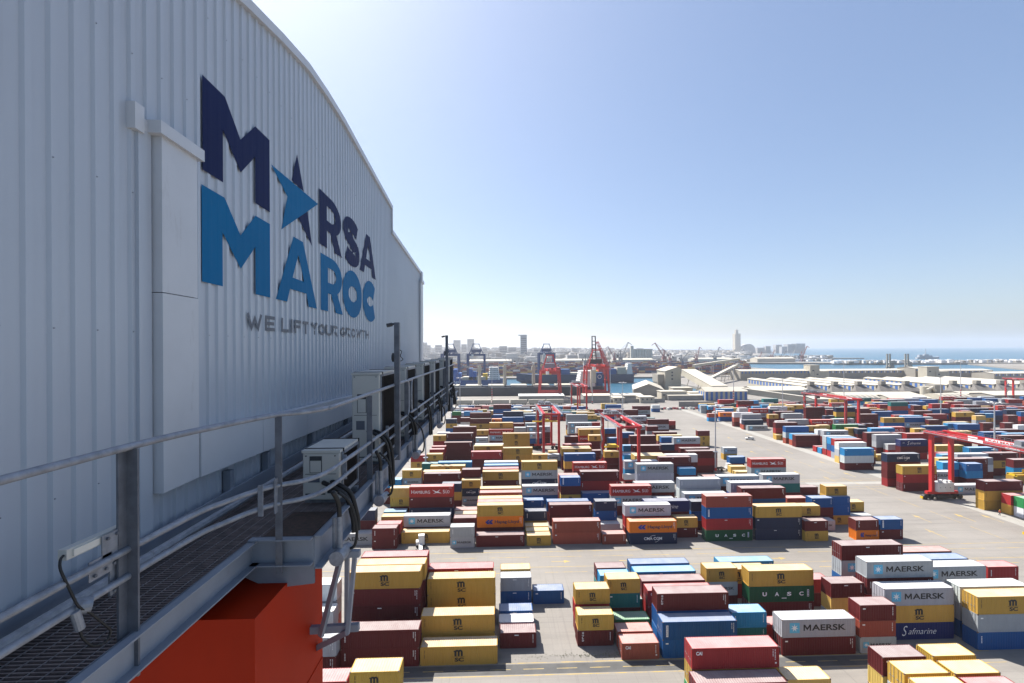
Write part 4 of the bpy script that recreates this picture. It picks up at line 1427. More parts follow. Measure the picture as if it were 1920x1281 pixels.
# walkway
wk = thing('walkway', 'narrow steel grating walkway along the machinery house wall', 'walkway', (0, 0, EYE))
FZ = -1.70
def zone(y): return (-2.19, -2.84-.0366*y*0) if y < 3.96 else (-1.66, -2.84)
mb = MB(); y = .4
while y < 17:
    x1 = -2.19 if y < 3.96 else -1.67; x0 = -2.83-.036*y+.03
    mb.box(x0, y, FZ-.03, x1-.03, y+.008, FZ); y += .030 if y < 7 else .06
mb.build('grating', M_GRATE, wk)
mb = MB()
for i in range(13):
    x = -2.88+i*.1
    if x < -2.22: mb.box(x, .4, FZ-.006, x+.004, 17, FZ+.001)
    elif x < -1.7: mb.box(x, 3.99, FZ-.006, x+.004, 17, FZ+.001)
mb.build('grating_rod', M_ROD, wk)
mb = MB(); mb.quad((-3.4, .3, FZ-.1), (-2.2, .3, FZ-.1), (-2.2, 3.97, FZ-.1), (-3.0, 3.97, FZ-.1)); mb.quad((-3.5, 3.98, FZ-.11), (-1.67, 3.98, FZ-.11), (-1.67, 17, FZ-.11), (-3.5, 17, FZ-.11))  # dark sheets added beneath so the grating reads dark and opaque
mb.box(-2.14, 4.0, FZ-.02, -1.70, 4.62, FZ+.004)
mb.build('tray_and_dark_sheet', M_TRAY_SHEET, wk)
def channel(mb, p, q, z0, z1, out):   # web with two flanges turned outwards
    (xa, ya), (xb, yb) = p, q; t = .012; fl = .07
    nx_, ny_ = out
    mb.beam((xa, ya, (z0+z1)/2), (xb, yb, (z0+z1)/2), t, (z1-z0))
    for z in (z0+.006, z1-.006): mb.beam((xa+nx_*fl/2, ya+ny_*fl/2, z), (xb+nx_*fl/2, yb+ny_*fl/2, z), fl, .012)
mb = MB()
channel(mb, (-2.19, .3), (-2.19, 3.95), FZ-.2, FZ+.02, (1, 0))
channel(mb, (-2.19, 3.94), (-1.655, 3.94), FZ-.2, FZ+.035, (0, -1))
channel(mb, (-1.655, 3.95), (-1.655, 17.2), FZ-.26, FZ+.035, (1, 0))
mb.box(-3.0, 17.2, FZ-.26, -1.64, 17.22, FZ+.03)
mb.box(-2.25, .3, FZ-.16, -2.202, 3.94, FZ-.148)
mb.build('edge_beam', M_BEAM, wk)
mb = MB(); mb.poly([(-2.35, 3.97, FZ-.19), (-1.66, 3.97, FZ-.19), (-1.66, 3.97, FZ-.40), (-2.05, 3.97, FZ-.44), (-2.35, 3.97, FZ-.3)]); mb.poly([(-2.35, 3.985, FZ-.19), (-2.35, 3.985, FZ-.3), (-2.05, 3.985, FZ-.44), (-1.66, 3.985, FZ-.40), (-1.66, 3.985, FZ-.19)])
mb.build('gusset_plate', M_BEAM, wk)
for y in (6.3, 8.4, 10.6, 13.0, 15.4):
    mb = MB(); mb.beam((-3.0, y, FZ-.5), (-1.66, y, FZ-.28), .06, .12); mb.box(-3.1, y-.03, FZ-.26, -1.68, y+.03, FZ-.12); mb.build('cantilever_bracket', M_BEAM, wk)
mb = MB()                          # hanging maintenance frame under the corner
for a, c in (((-1.52, 4.25, -1.98), (-1.78, 4.4, -2.85)), ((-1.50, 4.35, -1.98), (-1.56, 4.5, -2.80)), ((-1.42, 4.35, -1.98), (-1.50, 4.35, -2.80))): mb.beam(a, c, .035, .05)
mb.beam((-1.95, 4.45, -2.82), (-1.42, 4.45, -2.80), .05, .07); mb.beam((-1.52, 4.4, -2.82), (-1.9, 4.6, -3.1), .04, .05); mb.beam((-1.75, 4.3, -1.99), (-1.36, 4.3, -1.99), .06, .06)
mb.build('support_strut', M_BEAM, wk)
mb = MB(); mb.tube([(-2.68, .3, -1.60), (-2.74, 6, -1.60), (-2.9, 12, -1.60)], .035, 8); mb.build('cable_conduit', M_RAIL, wk)

# guard rail
gr = thing('guard_rail', 'galvanised tube guard rail running along the walkway edge', 'guard rail', (0, 0, EYE))
r1 = bez([(-2.2, .2, -.575), (-2.2, 2.6, -.575), (-2.10, 3.35, -.575), (-1.95, 3.88, -.575), (-1.78, 4.05, -.575), (-1.67, 4.30, -.575), (-1.65, 4.7, -.575), (-1.65, 7.8, -.575)], 5)
r1 += bez([(-1.65, 7.8, -.575), (-1.65, 8.0, -.60), (-1.65, 8.06, -.70), (-1.65, 8.06, -1.05), (-1.65, 8.0, -1.17), (-1.65, 7.8, -1.2)], 4)[1:]
mb = MB(); mb.tube(r1, .022, 10); mb.tube([(-1.65, 7.8, -1.2), (-1.65, 4.9, -1.2)], .019, 8); mb.build('top_rail', M_RAIL, gr, smooth=True)
mb = MB(); mb.tube(bez([(-1.65, 15.8, -.60), (-1.65, 8.55, -.575), (-1.65, 8.36, -.60), (-1.65, 8.30, -.70), (-1.65, 8.30, -1.05), (-1.65, 8.36, -1.17), (-1.65, 8.55, -1.2), (-1.65, 12.0, -1.21), (-1.65, 16.2, -1.22)], 5), .022, 8); mb.build('top_rail', M_RAIL, gr, smooth=True)
def midrail(zz, r): 
    p = bez([(-2.215, .2, zz), (-2.215, 2.9, zz), (-2.13, 3.5, zz), (-1.97, 3.84, zz), (-1.76, 4.02, zz), (-1.66, 4.3, zz), (-1.645, 4.9, zz), (-1.645, 6.0, zz)], 5)
    return p
mb = MB(); mb.tube(midrail(-1.19, .02), .021, 10); mb.build('middle_rail', M_RAIL, gr, smooth=True)
mb = MB(); mb.tube(midrail(-1.35, .02)+[Vector((-1.645, 17.2, -1.38))], .021, 10); mb.build('lower_rail', M_RAIL, gr, smooth=True)
mb = MB(); mb.box(-2.235, 2.62, -1.95, -2.222, 2.69, -.59); mb.box(-2.222, 2.678, -1.95, -2.16, 2.692, -.592); mb.build('post', M_POST, gr)
mb = MB(); mb.box(-1.955, 3.875, -1.96, -1.897, 3.885, -.59); mb.box(-1.955, 3.885, -1.96, -1.943, 3.93, -.59); mb.build('post', M_POST, gr)
for y in (5.62, 7.85, 8.75, 10.9, 13.2, 15.6):
    mb = MB(); mb.box(-1.685, y, -2.02, -1.615, y+.012, -.60); mb.box(-1.685, y+.012, -2.02, -1.673, y+.07, -.60); mb.build('post', M_POST, gr)
mb = MB()
for (x, y) in ((-2.245, 2.60), (-1.93, 3.84)):
    mb.box(x-.012, y-.01, -1.42, x+.0, y+.05, -1.12)
for (x, y) in ((-2.0, 3.72), (-1.66, 4.75), (-1.65, 6.5)): mb.box(x-.02, y, -1.40, x+.02, y+.012, -1.14)
for z in (-1.15, -1.19, -1.24, -1.40): mb.tube([(-2.262, 2.615, z), (-2.235, 2.615, z)], .009, 6)
mb.build('rail_clamp', M_RAIL, gr)

# strip light on its bracket by the near post
el = thing('strip_light', 'small white strip light bolted to a bracket beside the rail post', 'light fitting', (0, 0, EYE))
mb = MB(); mb.beam((-2.27, 2.34, -1.065), (-2.27, 2.79, -1.075), .045, .055); mb.build('light_housing', flat('light_housing_white', (.50, .49, .45), .3), el)
mb = MB(); mb.beam((-2.243, 2.37, -1.066), (-2.243, 2.76, -1.075), .012, .036); mb.build('diffuser', flat('clear_diffuser', (.62, .60, .54), .15), el)
mb = MB(); mb.box(-2.232, 2.52, -1.20, -2.226, 2.645, -1.045); mb.box(-2.232, 2.44, -1.265, -2.226, 2.58, -1.155); mb.build('bracket_plate', M_RAIL, el)
mb = MB()
for (y, z) in ((2.55, -1.07), (2.61, -1.065), (2.55, -1.19), (2.47, -1.19), (2.54, -1.235), (2.47, -1.24)): mb.tube([(-2.226, y, z), (-2.214, y, z)], .009, 6)
mb.build('bolt', M_POST, el)
mb = MB(); mb.tube(bez([(-2.26, 2.335, -1.065), (-2.24, 2.30, -1.07), (-2.22, 2.28, -1.11), (-2.2, 2.30, -1.21), (-2.19, 2.34, -1.33), (-2.18, 2.38, -1.38), (-2.17, 2.47, -1.51), (-2.17, 2.505, -1.57), (-2.18, 2.48, -1.61), (-2.19, 2.42, -1.59), (-2.2, 2.375, -1.52), (-2.2, 2.36, -1.47)], 6), .0065, 8); mb.build('cable', M_BLACK, el, smooth=True)
mb = MB(); mb.tube([(-2.2, 2.33, -1.35), (-2.2, 2.345, -1.40), (-2.2, 2.36, -1.46)], .022, 12); mb.tube([(-2.23, 2.36, -1.345), (-2.19, 2.41, -1.36)], .042, 14); mb.build('junction_box', M_RAIL, el, smooth=False)

# air conditioners
def aircon(y, L, zt, label, xr=-1.72, dep=.41):
    a = thing('air_conditioner', label, 'air conditioner', (xr-dep/2, y, EYE+FZ+.06), 0, 'outdoor air-conditioning units on the walkway')
    h = zt-(FZ+.06); w = dep/2
    mb = MB(); mb.box(-w, 0, 0, w-.012, L, h-.03)
    o = mb.build('casing', M_AC, a); bv = o.modifiers.new('b', 'BEVEL'); bv.width = .018; bv.segments = 3
    mb = MB(); mb.box(-w-.006, -.006, h-.029, w-.004, L+.006, h); mb.build('lid', M_AC, a)
    for i in range(1): pass
    for yy in (L*.13, L-.02):
        mb = MB(); mb.box(-w-.012, yy, h, w+.009, yy+.012, h+.008); mb.box(w-.003, yy, .05, w+.009, yy+.012, h); mb.build('strap', M_BLACK, a)
    mb = MB(); mb.quad((w-.006, .07, .07), (w-.006, L-.05, .07), (w-.006, L-.05, h-.05), (w-.006, .07, h-.05))
    n = int((L-.14)/.03)
    for i in range(n): yy = .08+i*(L-.16)/n; mb.box(w-.006, yy, .07, w+.001, yy+.006, h-.05)
    mb.build('coil_grille', M_COIL, a)
    fr = MB(); 
    for yy in (.05, L-.045): fr.box(w-.008, yy, .02, w+.006, yy+.02, h-.03)
    fr.box(w-.008, .071, .03, w+.004, L-.046, .065); fr.box(w-.008, .071, h-.06, w+.004, L-.046, h-.032)
    fr.build('grille_frame', M_RAIL, a)
    mb = MB(); s = .12 if h < .8 else .18
    mb.box(-w*.62, -.003, h*.55, w*.02, .0, h*.55+s*1.5, 1); mb.box(-w*.58, -.006, h*.55+.006, -w*.02, -.003, h*.55+s*1.1, 0)
    mb.build('handle_recess', [M_AC, M_DGREY], a)
    mb = MB(); mb.box(-w*.7, -.003, h*.36, -w*.1, .0, h*.46, 0); mb.build('rating_label', M_TAGG, a)
    mb = MB()
    mb.box(-w+.03, -.002, .06, w-.05, .0, .075, 1); mb.box(-w+.03, -.002, h*.52, w-.05, .0, h*.52+.006, 1); mb.box(w*.2, -.003, h*.1, w*.7, .0, h*.3, 0); mb.box(w*.3, -.005, h*.14, w*.6, -.003, h*.24, 1)
    for bx in (-w+.04, w-.06):
        for bz in (.05, h-.06): mb.tube([(bx, -.006, bz), (bx, 0, bz)], .008, 6, 1)
    mb.build('access_panel', [M_AC, M_DGREY], a)
    mb = MB()
    for yy in (.1, L-.16): mb.box(-w-.02, yy, -.06, w+.03, yy+.05, 0)
    mb.build('foot', M_RAIL, a)
    mb = MB()
    for dx, yy in ((.03, -.03), (.085, .03)):
        k = .2 if h < .8 else .45
        mb.tube(bez([(0+dx, yy-.0, k), (.12+dx, yy-.08, k-.02), (.27+dx*.6, yy-.06, k-.12), (.32+dx*.6, yy-.02, k-.34), (.33+dx*.6, yy, -.25), (.33+dx*.6, yy, -.34)], 5), .024, 8)
    mb.build('insulated_hose', M_BLACK, a, smooth=True)
    return a
aircon(4.80, .62, -1.10, 'small low air conditioner, nearest the camera on the walkway')
names = ['tall air conditioner right behind the small low one', 'tall air conditioner just beyond the first lamp post', 'tall air conditioner beyond the gap in the top rail, third tall one',
         'fourth tall air conditioner along the walkway', 'fifth tall air conditioner along the walkway, before the far lamp post', 'farthest tall air conditioner at the end of the walkway']
for y, nm in zip((6.40, 8.20, 10.05, 11.85, 13.75, 15.4), names): aircon(y, .93, -.35, nm)
# posts with small lamps
for y, h, nm in ((6.95, .41, 'grey square post with a small lamp on top, nearer of two'), (13.55, .40, 'grey square post with a small lamp on top, farther of two')):
    a = thing('lamp_post', nm, 'lamp post', (-1.60, y, EYE), 0, 'square lamp posts on the walkway')
    mb = MB(); mb.box(-.04, -.04, -1.75, .04, .04, h); mb.build('post', M_POST, a)
    mb = MB(); mb.tube([(-.07, -.02, h-.03), (-.15, -.05, h-.05)], .03, 8); mb.box(-.07, -.015, h-.04, -.04, .015, h-.01); mb.build('lamp_head', M_DGREY, a)
    mb = MB(); mb.tube([(-.045, 0, -.14), (-.075, 0, -.14)], .07, 12); mb.build('junction_box', M_DGREY, a)
    mb = MB(); mb.tube(bez([(.04, 0, -.02), (.07, 0, -.05), (.05, 0, -.12), (.09, 0, -.17), (.05, 0, -.20)], 4), .006, 6); mb.build('cable', M_BLACK, a)
# lamp housings hanging under the edge
for i, (y, z, nm) in enumerate(((4.12, -1.93, 'grey round lamp housing under the walkway corner, nearest one'), (5.55, -1.90, 'grey round lamp housing under the rail beside the small air conditioner'), (7.95, -1.92, 'grey round lamp housing below the gap in the rail'),
                                (11.1, -1.95, 'fourth grey round lamp housing under the walkway edge'), (14.0, -1.95, 'farthest grey round lamp housing under the walkway edge'))):
    a = thing('lamp_housing', nm, 'lamp housing', (-1.50, y, EYE+z), 0, 'round lamp housings under the walkway edge')
    mb = MB(); mb.tube([(0, -.06, 0), (0, .03, 0), (0, .10, 0)], .068, 16); mb.tube([(0, .10, 0), (.03, .19, 0)], .045, 12); mb.build('housing', M_RAIL, a)
    mb = MB(); mb.tube([(0, .03, .05), (0, .03, .36)], .026, 10); mb.tube([(-.06, .06, .05), (-.06, .06, .34)], .02, 8); mb.build('conduit', M_RAIL, a)
    mb = MB(); mb.tube(bez([(0, .03, .34), (0, .0, .50), (-.03, -.06, .62)], 4), .022, 8); mb.tube(bez([(.03, .15, 0), (.10, .15, .03), (.12, .15, .2), (.08, .1, .45), (-.02, .05, .58)], 5), .014, 8); mb.build('cable', M_BLACK, a, smooth=True)
# ---------------------------------------------------------------- yard cranes
M_CONCW = mat('quay_wall_concrete', (.24, .235, .22), .85, 0, .15, .12, (.20, .20, .19), (.3, .3, .05), .5, .8, .5)
M_POLE = mat('mast_paint', (.42, .43, .44), .5, .1, .1, 1)
M_PANEL = flat('white_panel', (.7, .7, .7), .5)
def text_mb(mb, s, w, h, x, z, m, y=0.0, bold=.02):
    V, Fc = text2d(s, w, h, bold); n = len(mb.v)
    mb.v += [(v[0]+x, y, v[1]+z) for v in V]; mb.f += [tuple(n+i for i in f) for f in Fc]; mb.m += [m]*len(Fc)
def rtg(x, y, label, base=6.6, span=27.0, h=21.0, trolley=.1, spread=None, machinery=False, panel=False):
    t = thing('yard_gantry_crane', label, 'gantry crane', (x, y, 0), 0, 'red rubber-tyred gantry cranes')
    for yy in (0, span):
        for xx in (0, base):
            mb = MB(); mb.beam((xx, yy, 2.0), (xx, yy, h-.1), .95, 1.1); mb.box(xx-.5, yy-.6, h*.55, xx+.5, yy+.6, h*.55+.12)
            mb.build('leg', M_RED, t)
        mb = MB(); mb.box(-1.9, yy-.5, 1.75, base+1.9, yy+.5, 2.6); mb.build('sill_beam', M_RED, t)
        for xx in (-1.5, base+1.5):
            bg_ = MB(); bg_.box(xx-1.4, yy-.2, 1.1, xx+1.4, yy+.2, 1.5); bg_.box(xx-.25, yy-.25, 1.2, xx+.25, yy+.25, 1.55); b_ = bg_.build('wheel_truck', M_DGREY, t)
            for dx in (-1.0, 1.0):
                wmb = MB(); wmb.tube([(0, -.45, 0), (0, .45, 0)], .8, 18); w_ = wmb.build('wheel', M_BLACK, b_, (xx+dx, yy-.1, .8))
        mb = MB()
        mb.box(-3.5, yy-.45, .3, -3.2, yy+.45, .95); mb.box(base+3.2, yy-.45, .3, base+3.5, yy+.45, .95); mb.build('bumper', M_YEL, t)
    for xx in (0, base):
        g = MB(); g.box(xx-.5, -2.2, h-.1, xx+.5, span+2.2, h+1.0)
        gi = g.build('girder', M_RED, t)
        wv = MB(); s = -1 if xx == 0 else 1
        wv.box(xx+s*.6, -2.2, h+.55, xx+s*1.5, span+2.2, h+.62)
        for k in range(int(span/1.8)+3):
            yy = -2.1+k*1.8; wv.beam((xx+s*1.48, yy, h+.6), (xx+s*1.48, yy, h+1.7), .06)
        wv.beam((xx+s*1.48, -2.1, h+1.7), (xx+s*1.48, span+2.1, h+1.7), .06); wv.beam((xx+s*1.48, -2.1, h+1.15), (xx+s*1.48, span+2.1, h+1.15), .05)
        wv.build('service_walkway', M_STEEL, t)
        pm = MB()
        for (ya, yb) in ((span*.12, span*.24), (span*.7, span*.8)): pm.box(xx-.52, ya, h+.2, xx-.505, yb, h+.7)
        pm.build('sign_panel', M_PANEL, gi)
    for yy in (-1.4, span+1.4):
        mb = MB(); mb.box(.551, yy-.35, h, base-.551, yy+.35, h+.8); mb.build('end_tie', M_RED, t)
    ty = span*trolley
    tr = MB(); tr.box(-.4, ty-2.2, h+1.25, base+.4, ty+2.2, h+1.6)
    for k in range(5): tr.tube([(1.0+k*1.1, ty-1.2, h+2.1), (1.6+k*1.1, ty-1.2, h+2.1)], .5, 10)
    tr.box(.2, ty+.2, h+1.6, 2.6, ty+1.9, h+2.9); tr.box(3.3, ty-.5, h+1.6, 5.6, ty+1.6, h+2.6)
    for k in range(9): tr.beam((-.3+k*.85, ty-2.15, h+1.6), (-.3+k*.85, ty-2.15, h+2.7), .06)
    tr.beam((-.3, ty-2.15, h+2.7), (base+.3, ty-2.15, h+2.7), .07); tr.beam((-.3, ty-2.15, h+2.15), (base+.3, ty-2.15, h+2.15), .06)
    tr_ = tr.build('trolley', M_STEEL, t)
    cb = MB(); cb.box(base-2.2, ty-3.4, h-2.4, base-.7, ty-1.4, h-.15, 0); cb.box(base-2.25, ty-3.42, h-2.1, base-.65, ty-2.2, h-.9, 1); cb.build('operator_cab', [M_WHITE, M_GLASS], tr_)
    if spread:
        sz, sl = spread
        sp = MB(); sp.box(base/2-sl/2, ty-1.1, sz, base/2+sl/2, ty-.7, sz+.35); sp.box(base/2-sl/2, ty+.7, sz, base/2+sl/2, ty+1.1, sz+.35)
        sp.box(base/2-1.8, ty-1.15, sz+.352, base/2+1.8, ty+1.15, sz+1.2)
        for xx in (-sl/2, sl/2-.25): sp.box(base/2+xx, ty-1.2, sz-.15, base/2+xx+.25, ty+1.2, sz+.38)
        sp.build('spreader', M_YEL, tr_)
        rp = MB()
        for dx in (-1.6, 1.6):
            for dy in (-1, 1): rp.tube([(base/2+dx, ty+dy*.8, sz+1.15), (base/2+dx, ty+dy*.8, h+1.3)], .045, 5)
        rp.build('hoist_rope', M_DGREY, tr_)
    mb = MB()                      # stair and ladder cage on one leg
    for k in range(0 if machinery else 6):
        z0 = 2.6+k*3.0; s = 1 if k % 2 else -1
        mb.beam((-1.0, span-1.6-s*1.3, z0), (-1.0, span-1.6+s*1.3, z0+3.0), .55, .08)
        mb.beam((-1.35, span-1.6-s*1.3, z0+1.0), (-1.35, span-1.6+s*1.3, z0+4.0), .05)
    if mb.v: mb.build('stair', M_STEEL, t)
    mb = MB(); mb.tube([(-.62, -.3, 2.5), (-.62, -.3, h)], .09, 6); mb.build('cable_duct', M_STEEL, t)
    yy = span if machinery else 0
    mb = MB(); mb.box(.7, yy-1.6, 2.7, base-.7, yy-.55 if not machinery else yy+1.0, 5.6 if machinery else 4.6, 0)
    if machinery:
        mb.box(.75, yy-1.2, .55, base-.75, yy+.9, 1.5, 1)
        mb.tube([(1.4, yy-.9, 6.0), (2.2, yy-.9, 6.0)], .5, 10, 0); mb.tube([(2.6, yy-.5, 5.6), (2.6, yy-.5, 6.4)], .45, 10, 0); mb.box(3.6, yy-1.1, 5.6, 4.4, yy-.3, 6.3, 0); mb.box(4.9, yy-1.1, 5.6, 5.6, yy-.3, 6.2, 0)
        for q in range(3): mb.box(1.3+q*1.6, yy-1.603, 4.0, 1.5+q*1.6, yy-1.6, 4.3, 1)
    mb.build('engine_house', [M_WHITE, M_DGREY], t)
    if panel:                      # lettered board on the left side of the right-hand girder
        pb = MB(); V, Fc = text2d('KALMAR', 6.6, .62, .03); V2, F2 = text2d('e-one', 3.0, .5, .0)
        x0 = base-.53; pb.quad((x0, 17.5, h+.05), (x0, 3.5, h+.05), (x0, 3.5, h+.95), (x0, 17.5, h+.95), 0)
        for VV, FF, a, m_ in ((V, Fc, 16.6, 1), (V2, F2, 8.4, 2)):
            n = len(pb.v); pb.v += [(x0-.012, a-v[0], h+.18+v[1]) for v in VV]; pb.f += [tuple(n+i for i in f) for f in FF]; pb.m += [m_]*len(FF)
        pb.build('lettered_board', [M_PANEL, MK['r'], MK['k']], t)
        pb = MB()
        pb.quad((-1.52, 15.5, h+.65), (-1.52, 11.5, h+.65), (-1.52, 11.5, h+1.5), (-1.52, 15.5, h+1.5), 0); pb.build('rail_board', M_PANEL, t)
    return t
rtg(43.8, 156.5, 'red gantry crane in mid yard with yellow spreader on a short yellow container', trolley=.93, spread=(8.3, 6.1))
rtg(19.2, 188.0, 'red gantry crane left of mid yard with long yellow spreader hanging between its legs', trolley=.92, spread=(13.9, 12.2))
rtg(57.5, 318.0, 'farthest red gantry crane, small, in front of the red quay cranes', trolley=.93, spread=(4.5, 12.2), h=21)
rtg(194.8, 240.0, 'red gantry crane over the right yard, beams pointing back toward the striped shed', trolley=.97, h=19.6, base=7.4, span=33.0)
rtg(141.0, 110.5, 'nearest red gantry crane at right, white engine house on its wheels, lettered beam', trolley=.12, spread=(15, 12.2), machinery=True, panel=True, span=28.0)
rtg(437.0, 337.0, 'red gantry crane at far right edge, partly cut by the frame', trolley=.3, spread=(12, 12.2))

# ---------------------------------------------------------------- floodlight masts
def mast(x, y, h, label, stripe=False, ring=True):
    t = thing('floodlight_mast', label, 'light mast', (x, y, 0), 0, 'tall floodlight masts')
    mb = MB(); mb.tube([(0, 0, 0), (0, 0, h*.5), (0, 0, h)], .34, 10, r2=.16); mb.build('pole', M_POLE, t)
    mb = MB(); mb.tube([(0, 0, 0), (0, 0, 1.1)], .75, 10); mb.build('base', M_CONCW, t)
    if stripe:
        for k in range(6):
            mb = MB(); mb.tube([(0, 0, 1.2+k*2.2), (0, 0, 2.3+k*2.2)], .42-.012*k, 10); mb.build('red_band', M_DRED, t)
    else:
        mb = MB(); mb.tube([(0, 0, 1.2), (0, 0, 2.4)], .4, 10); mb.build('red_band', M_DRED, t)
        mb = MB(); mb.tube([(0, 0, h*.32), (0, 0, h*.32+.15)], .95, 12); mb.build('guard_ring', M_STEEL, t)
    if ring:
        mb = MB()
        mb.tube([(1.7*math.cos(a*.5236), 1.7*math.sin(a*.5236), h-.2) for a in range(13)], .07, 6)
        for a in range(4): mb.beam((0, 0, h-.1), (1.7*math.cos(a*1.57), 1.7*math.sin(a*1.57), h-.2), .08)
        mb.build('lamp_ring', M_STEEL, t)
        for a in range(6):
            mb = MB(); c, s_ = math.cos(a*1.047), math.sin(a*1.047); mb.beam((1.7*c, 1.7*s_, h-.45), (2.5*c, 2.5*s_, h-.15), .75, .28); mb.build('floodlight', M_WHITE, t)
    else:
        mb = MB(); mb.beam((-1.1, 0, h), (1.1, 0, h), .15); mb.box(-1.2, -.2, h-.3, -.6, .2, h+.1); mb.box(.6, -.2, h-.3, 1.2, .2, h+.1); mb.build('lamp_head', M_WHITE, t)
def Yb(v, u): return 41000/(v-652.5+.0052*(u-960))
for u, vb, h, lab, st, rg in ((1340.5, 892, 26.8, 'floodlight mast with lamp ring in mid yard, left of the open apron', 0, 1), (1864, 895, 27.8, 'floodlight mast with lamp ring behind the nearest right gantry crane', 0, 1), (797, 902, 28, 'floodlight mast nearest the walkway, left edge of the yard', 0, 1),
        (862, 790, 30, 'floodlight mast beside the dark ship stern, left', 0, 1), (1167, 795, 27, 'floodlight mast with lamp ring behind the mid-yard gantry', 0, 1), (1467, 792, 28, 'thin floodlight mast left of the right-yard gantry crane', 0, 0),
        (1763.5, 798, 29.5, 'thin floodlight mast among the right yard stacks', 0, 0), (1144, 762, 35, 'tall thin mast beside the raised-boom red quay crane', 0, 0),
        (922, 757, 34, 'red banded mast in front of the blue ship', 1, 0), (1375, 764, 33, 'red banded mast in front of the blue striped shed', 1, 0), (1801, 764, 38, 'red banded mast before the sheds at right', 1, 0), (1582, 762, 36, 'plain mast rising behind the right-yard gantry crane', 0, 0), (1110, 758, 33, 'thin mast between the two red quay cranes', 0, 0)):
    y = Yb(vb, u); mast(X(u, y), y, h, lab, st, rg)

# ---------------------------------------------------------------- vehicles and a person
def wheels(t, xs, w, r, nm='wheel'):
    for x in xs:
        for y in (-w/2, w/2-.25):
            mb = MB(); mb.tube([(0, 0, 0), (0, .25, 0)], r, 14); mb.build(nm, M_BLACK, t, (x, y, r))
def car(x, y, rz, col, label, L=4.3, grp=None):
    t = thing('parked_car' if grp else 'car', label, 'car', (x, y, 0), rz, grp)
    mb = MB(); hw = .86
    P_ = [(-L/2, .35), (L/2, .35), (L/2, .75), (L/2-.25, .88), (L/2-1.15, .98), (-L/2+.1, 1.0), (-L/2, .8)]
    mb.prism(P_, -hw, hw); mb.build('body', col, t)
    mb = MB(); mb.prism([(L/2-1.15, .98), (L/2-1.95, 1.5), (-L/2+.6, 1.52), (-L/2+.12, 1.0)], -hw+.08, hw-.08, 1); mb.box(-L/2+.62, -hw+.12, 1.5, L/2-1.95, hw-.12, 1.56, 0)
    for xx in (-L/2+1.5, -L/2+.55): mb.box(xx-.05, -hw+.06, .98, xx+.05, hw-.06, 1.52, 0)
    mb.build('cabin', [col, M_GLASS], t); wheels(t, (-L/2+.75, L/2-.8), 1.75, .32)
    for y_ in (-.6, .6):
        mb = MB(); mb.box(L/2-.02, y_-.18, .6, L/2+.02, y_+.18, .75); mb.build('headlight', M_PANEL, t)
    return t
def truck(x, y, rz, col, label, chassis=True):
    t = thing('terminal_tractor', label, 'truck', (x, y, 0), rz, 'white terminal tractors')
    mb = MB(); mb.prism([(1.6, .7), (3.5, .7), (3.5, 1.7), (3.3, 2.9), (1.7, 3.0)], -.95, .55); mb.box(-1.6, -.45, .75, 1.6, .45, 1.05); mb.box(1.7, .56, .7, 3.3, 1.15, 1.5); mb.build('cab', col, t)
    mb = MB(); mb.box(3.42, -.85, 1.8, 3.5, .45, 2.7); mb.box(1.9, -.97, 1.8, 3.1, -.95, 2.7); mb.build('window', M_GLASS, t)
    wheels(t, (2.7, -.9), 2.4, .52)
    if chassis:
        mb = MB()
        for yy in (-.5, .38): mb.box(-13.2, yy, 1.06, .4, yy+.12, 1.42)
        for k in range(8): mb.box(-13+k*1.8, -.38, 1.1, -12.8+k*1.8, .38, 1.3)
        for xx in (-13.1, -6.5, .1): mb.box(xx, -1.2, 1.1, xx+.3, 1.2, 1.4)
        mb.build('trailer_chassis', M_DGREY, t); wheels(t, (-11.9, -10.7), 2.4, .5)
y = 231; car(X(1405, y), y, R(150), M_WHITE, 'white car driving alone across the open concrete apron')
truck(90, 174, R(5), M_WHITE, 'white terminal tractor with an empty trailer behind the blue containers in mid yard')
truck(-19.5, 108.6, R(100), M_WHITE, 'small white tractor cab beside the yellow container by the crossing lane', chassis=False)
truck(49.5, 140.5, R(88), M_WHITE, 'white terminal tractor between the legs of the mid-yard gantry crane', chassis=False)
truck(X(1570, 238), 238, R(170), M_WHITE, 'white terminal tractor under the right-yard gantry crane')
CARC = [M_WHITE, M_WHITE, flat('car_silver', (.35, .36, .38), .3, .6), flat('car_red', (.3, .03, .03), .3), flat('car_dark', (.03, .035, .05), .3), M_WHITE]
rnd = random.Random(3)
nth = 0
cwords = ['white', 'white', 'silver', 'red', 'dark', 'white']
for i in range(17):
    u = 1240+i*5.6+(3 if i > 8 else 0); y = 347+rnd.uniform(-2, 2)
    ci = rnd.randrange(6); nth += 1
    car(X(u, y), y, R(90)+rnd.uniform(-.08, .08), CARC[ci], '%s parked car, %s from left in the row before the long wall' % (cwords[ci], ORD[nth]), grp='cars parked along the perimeter wall')
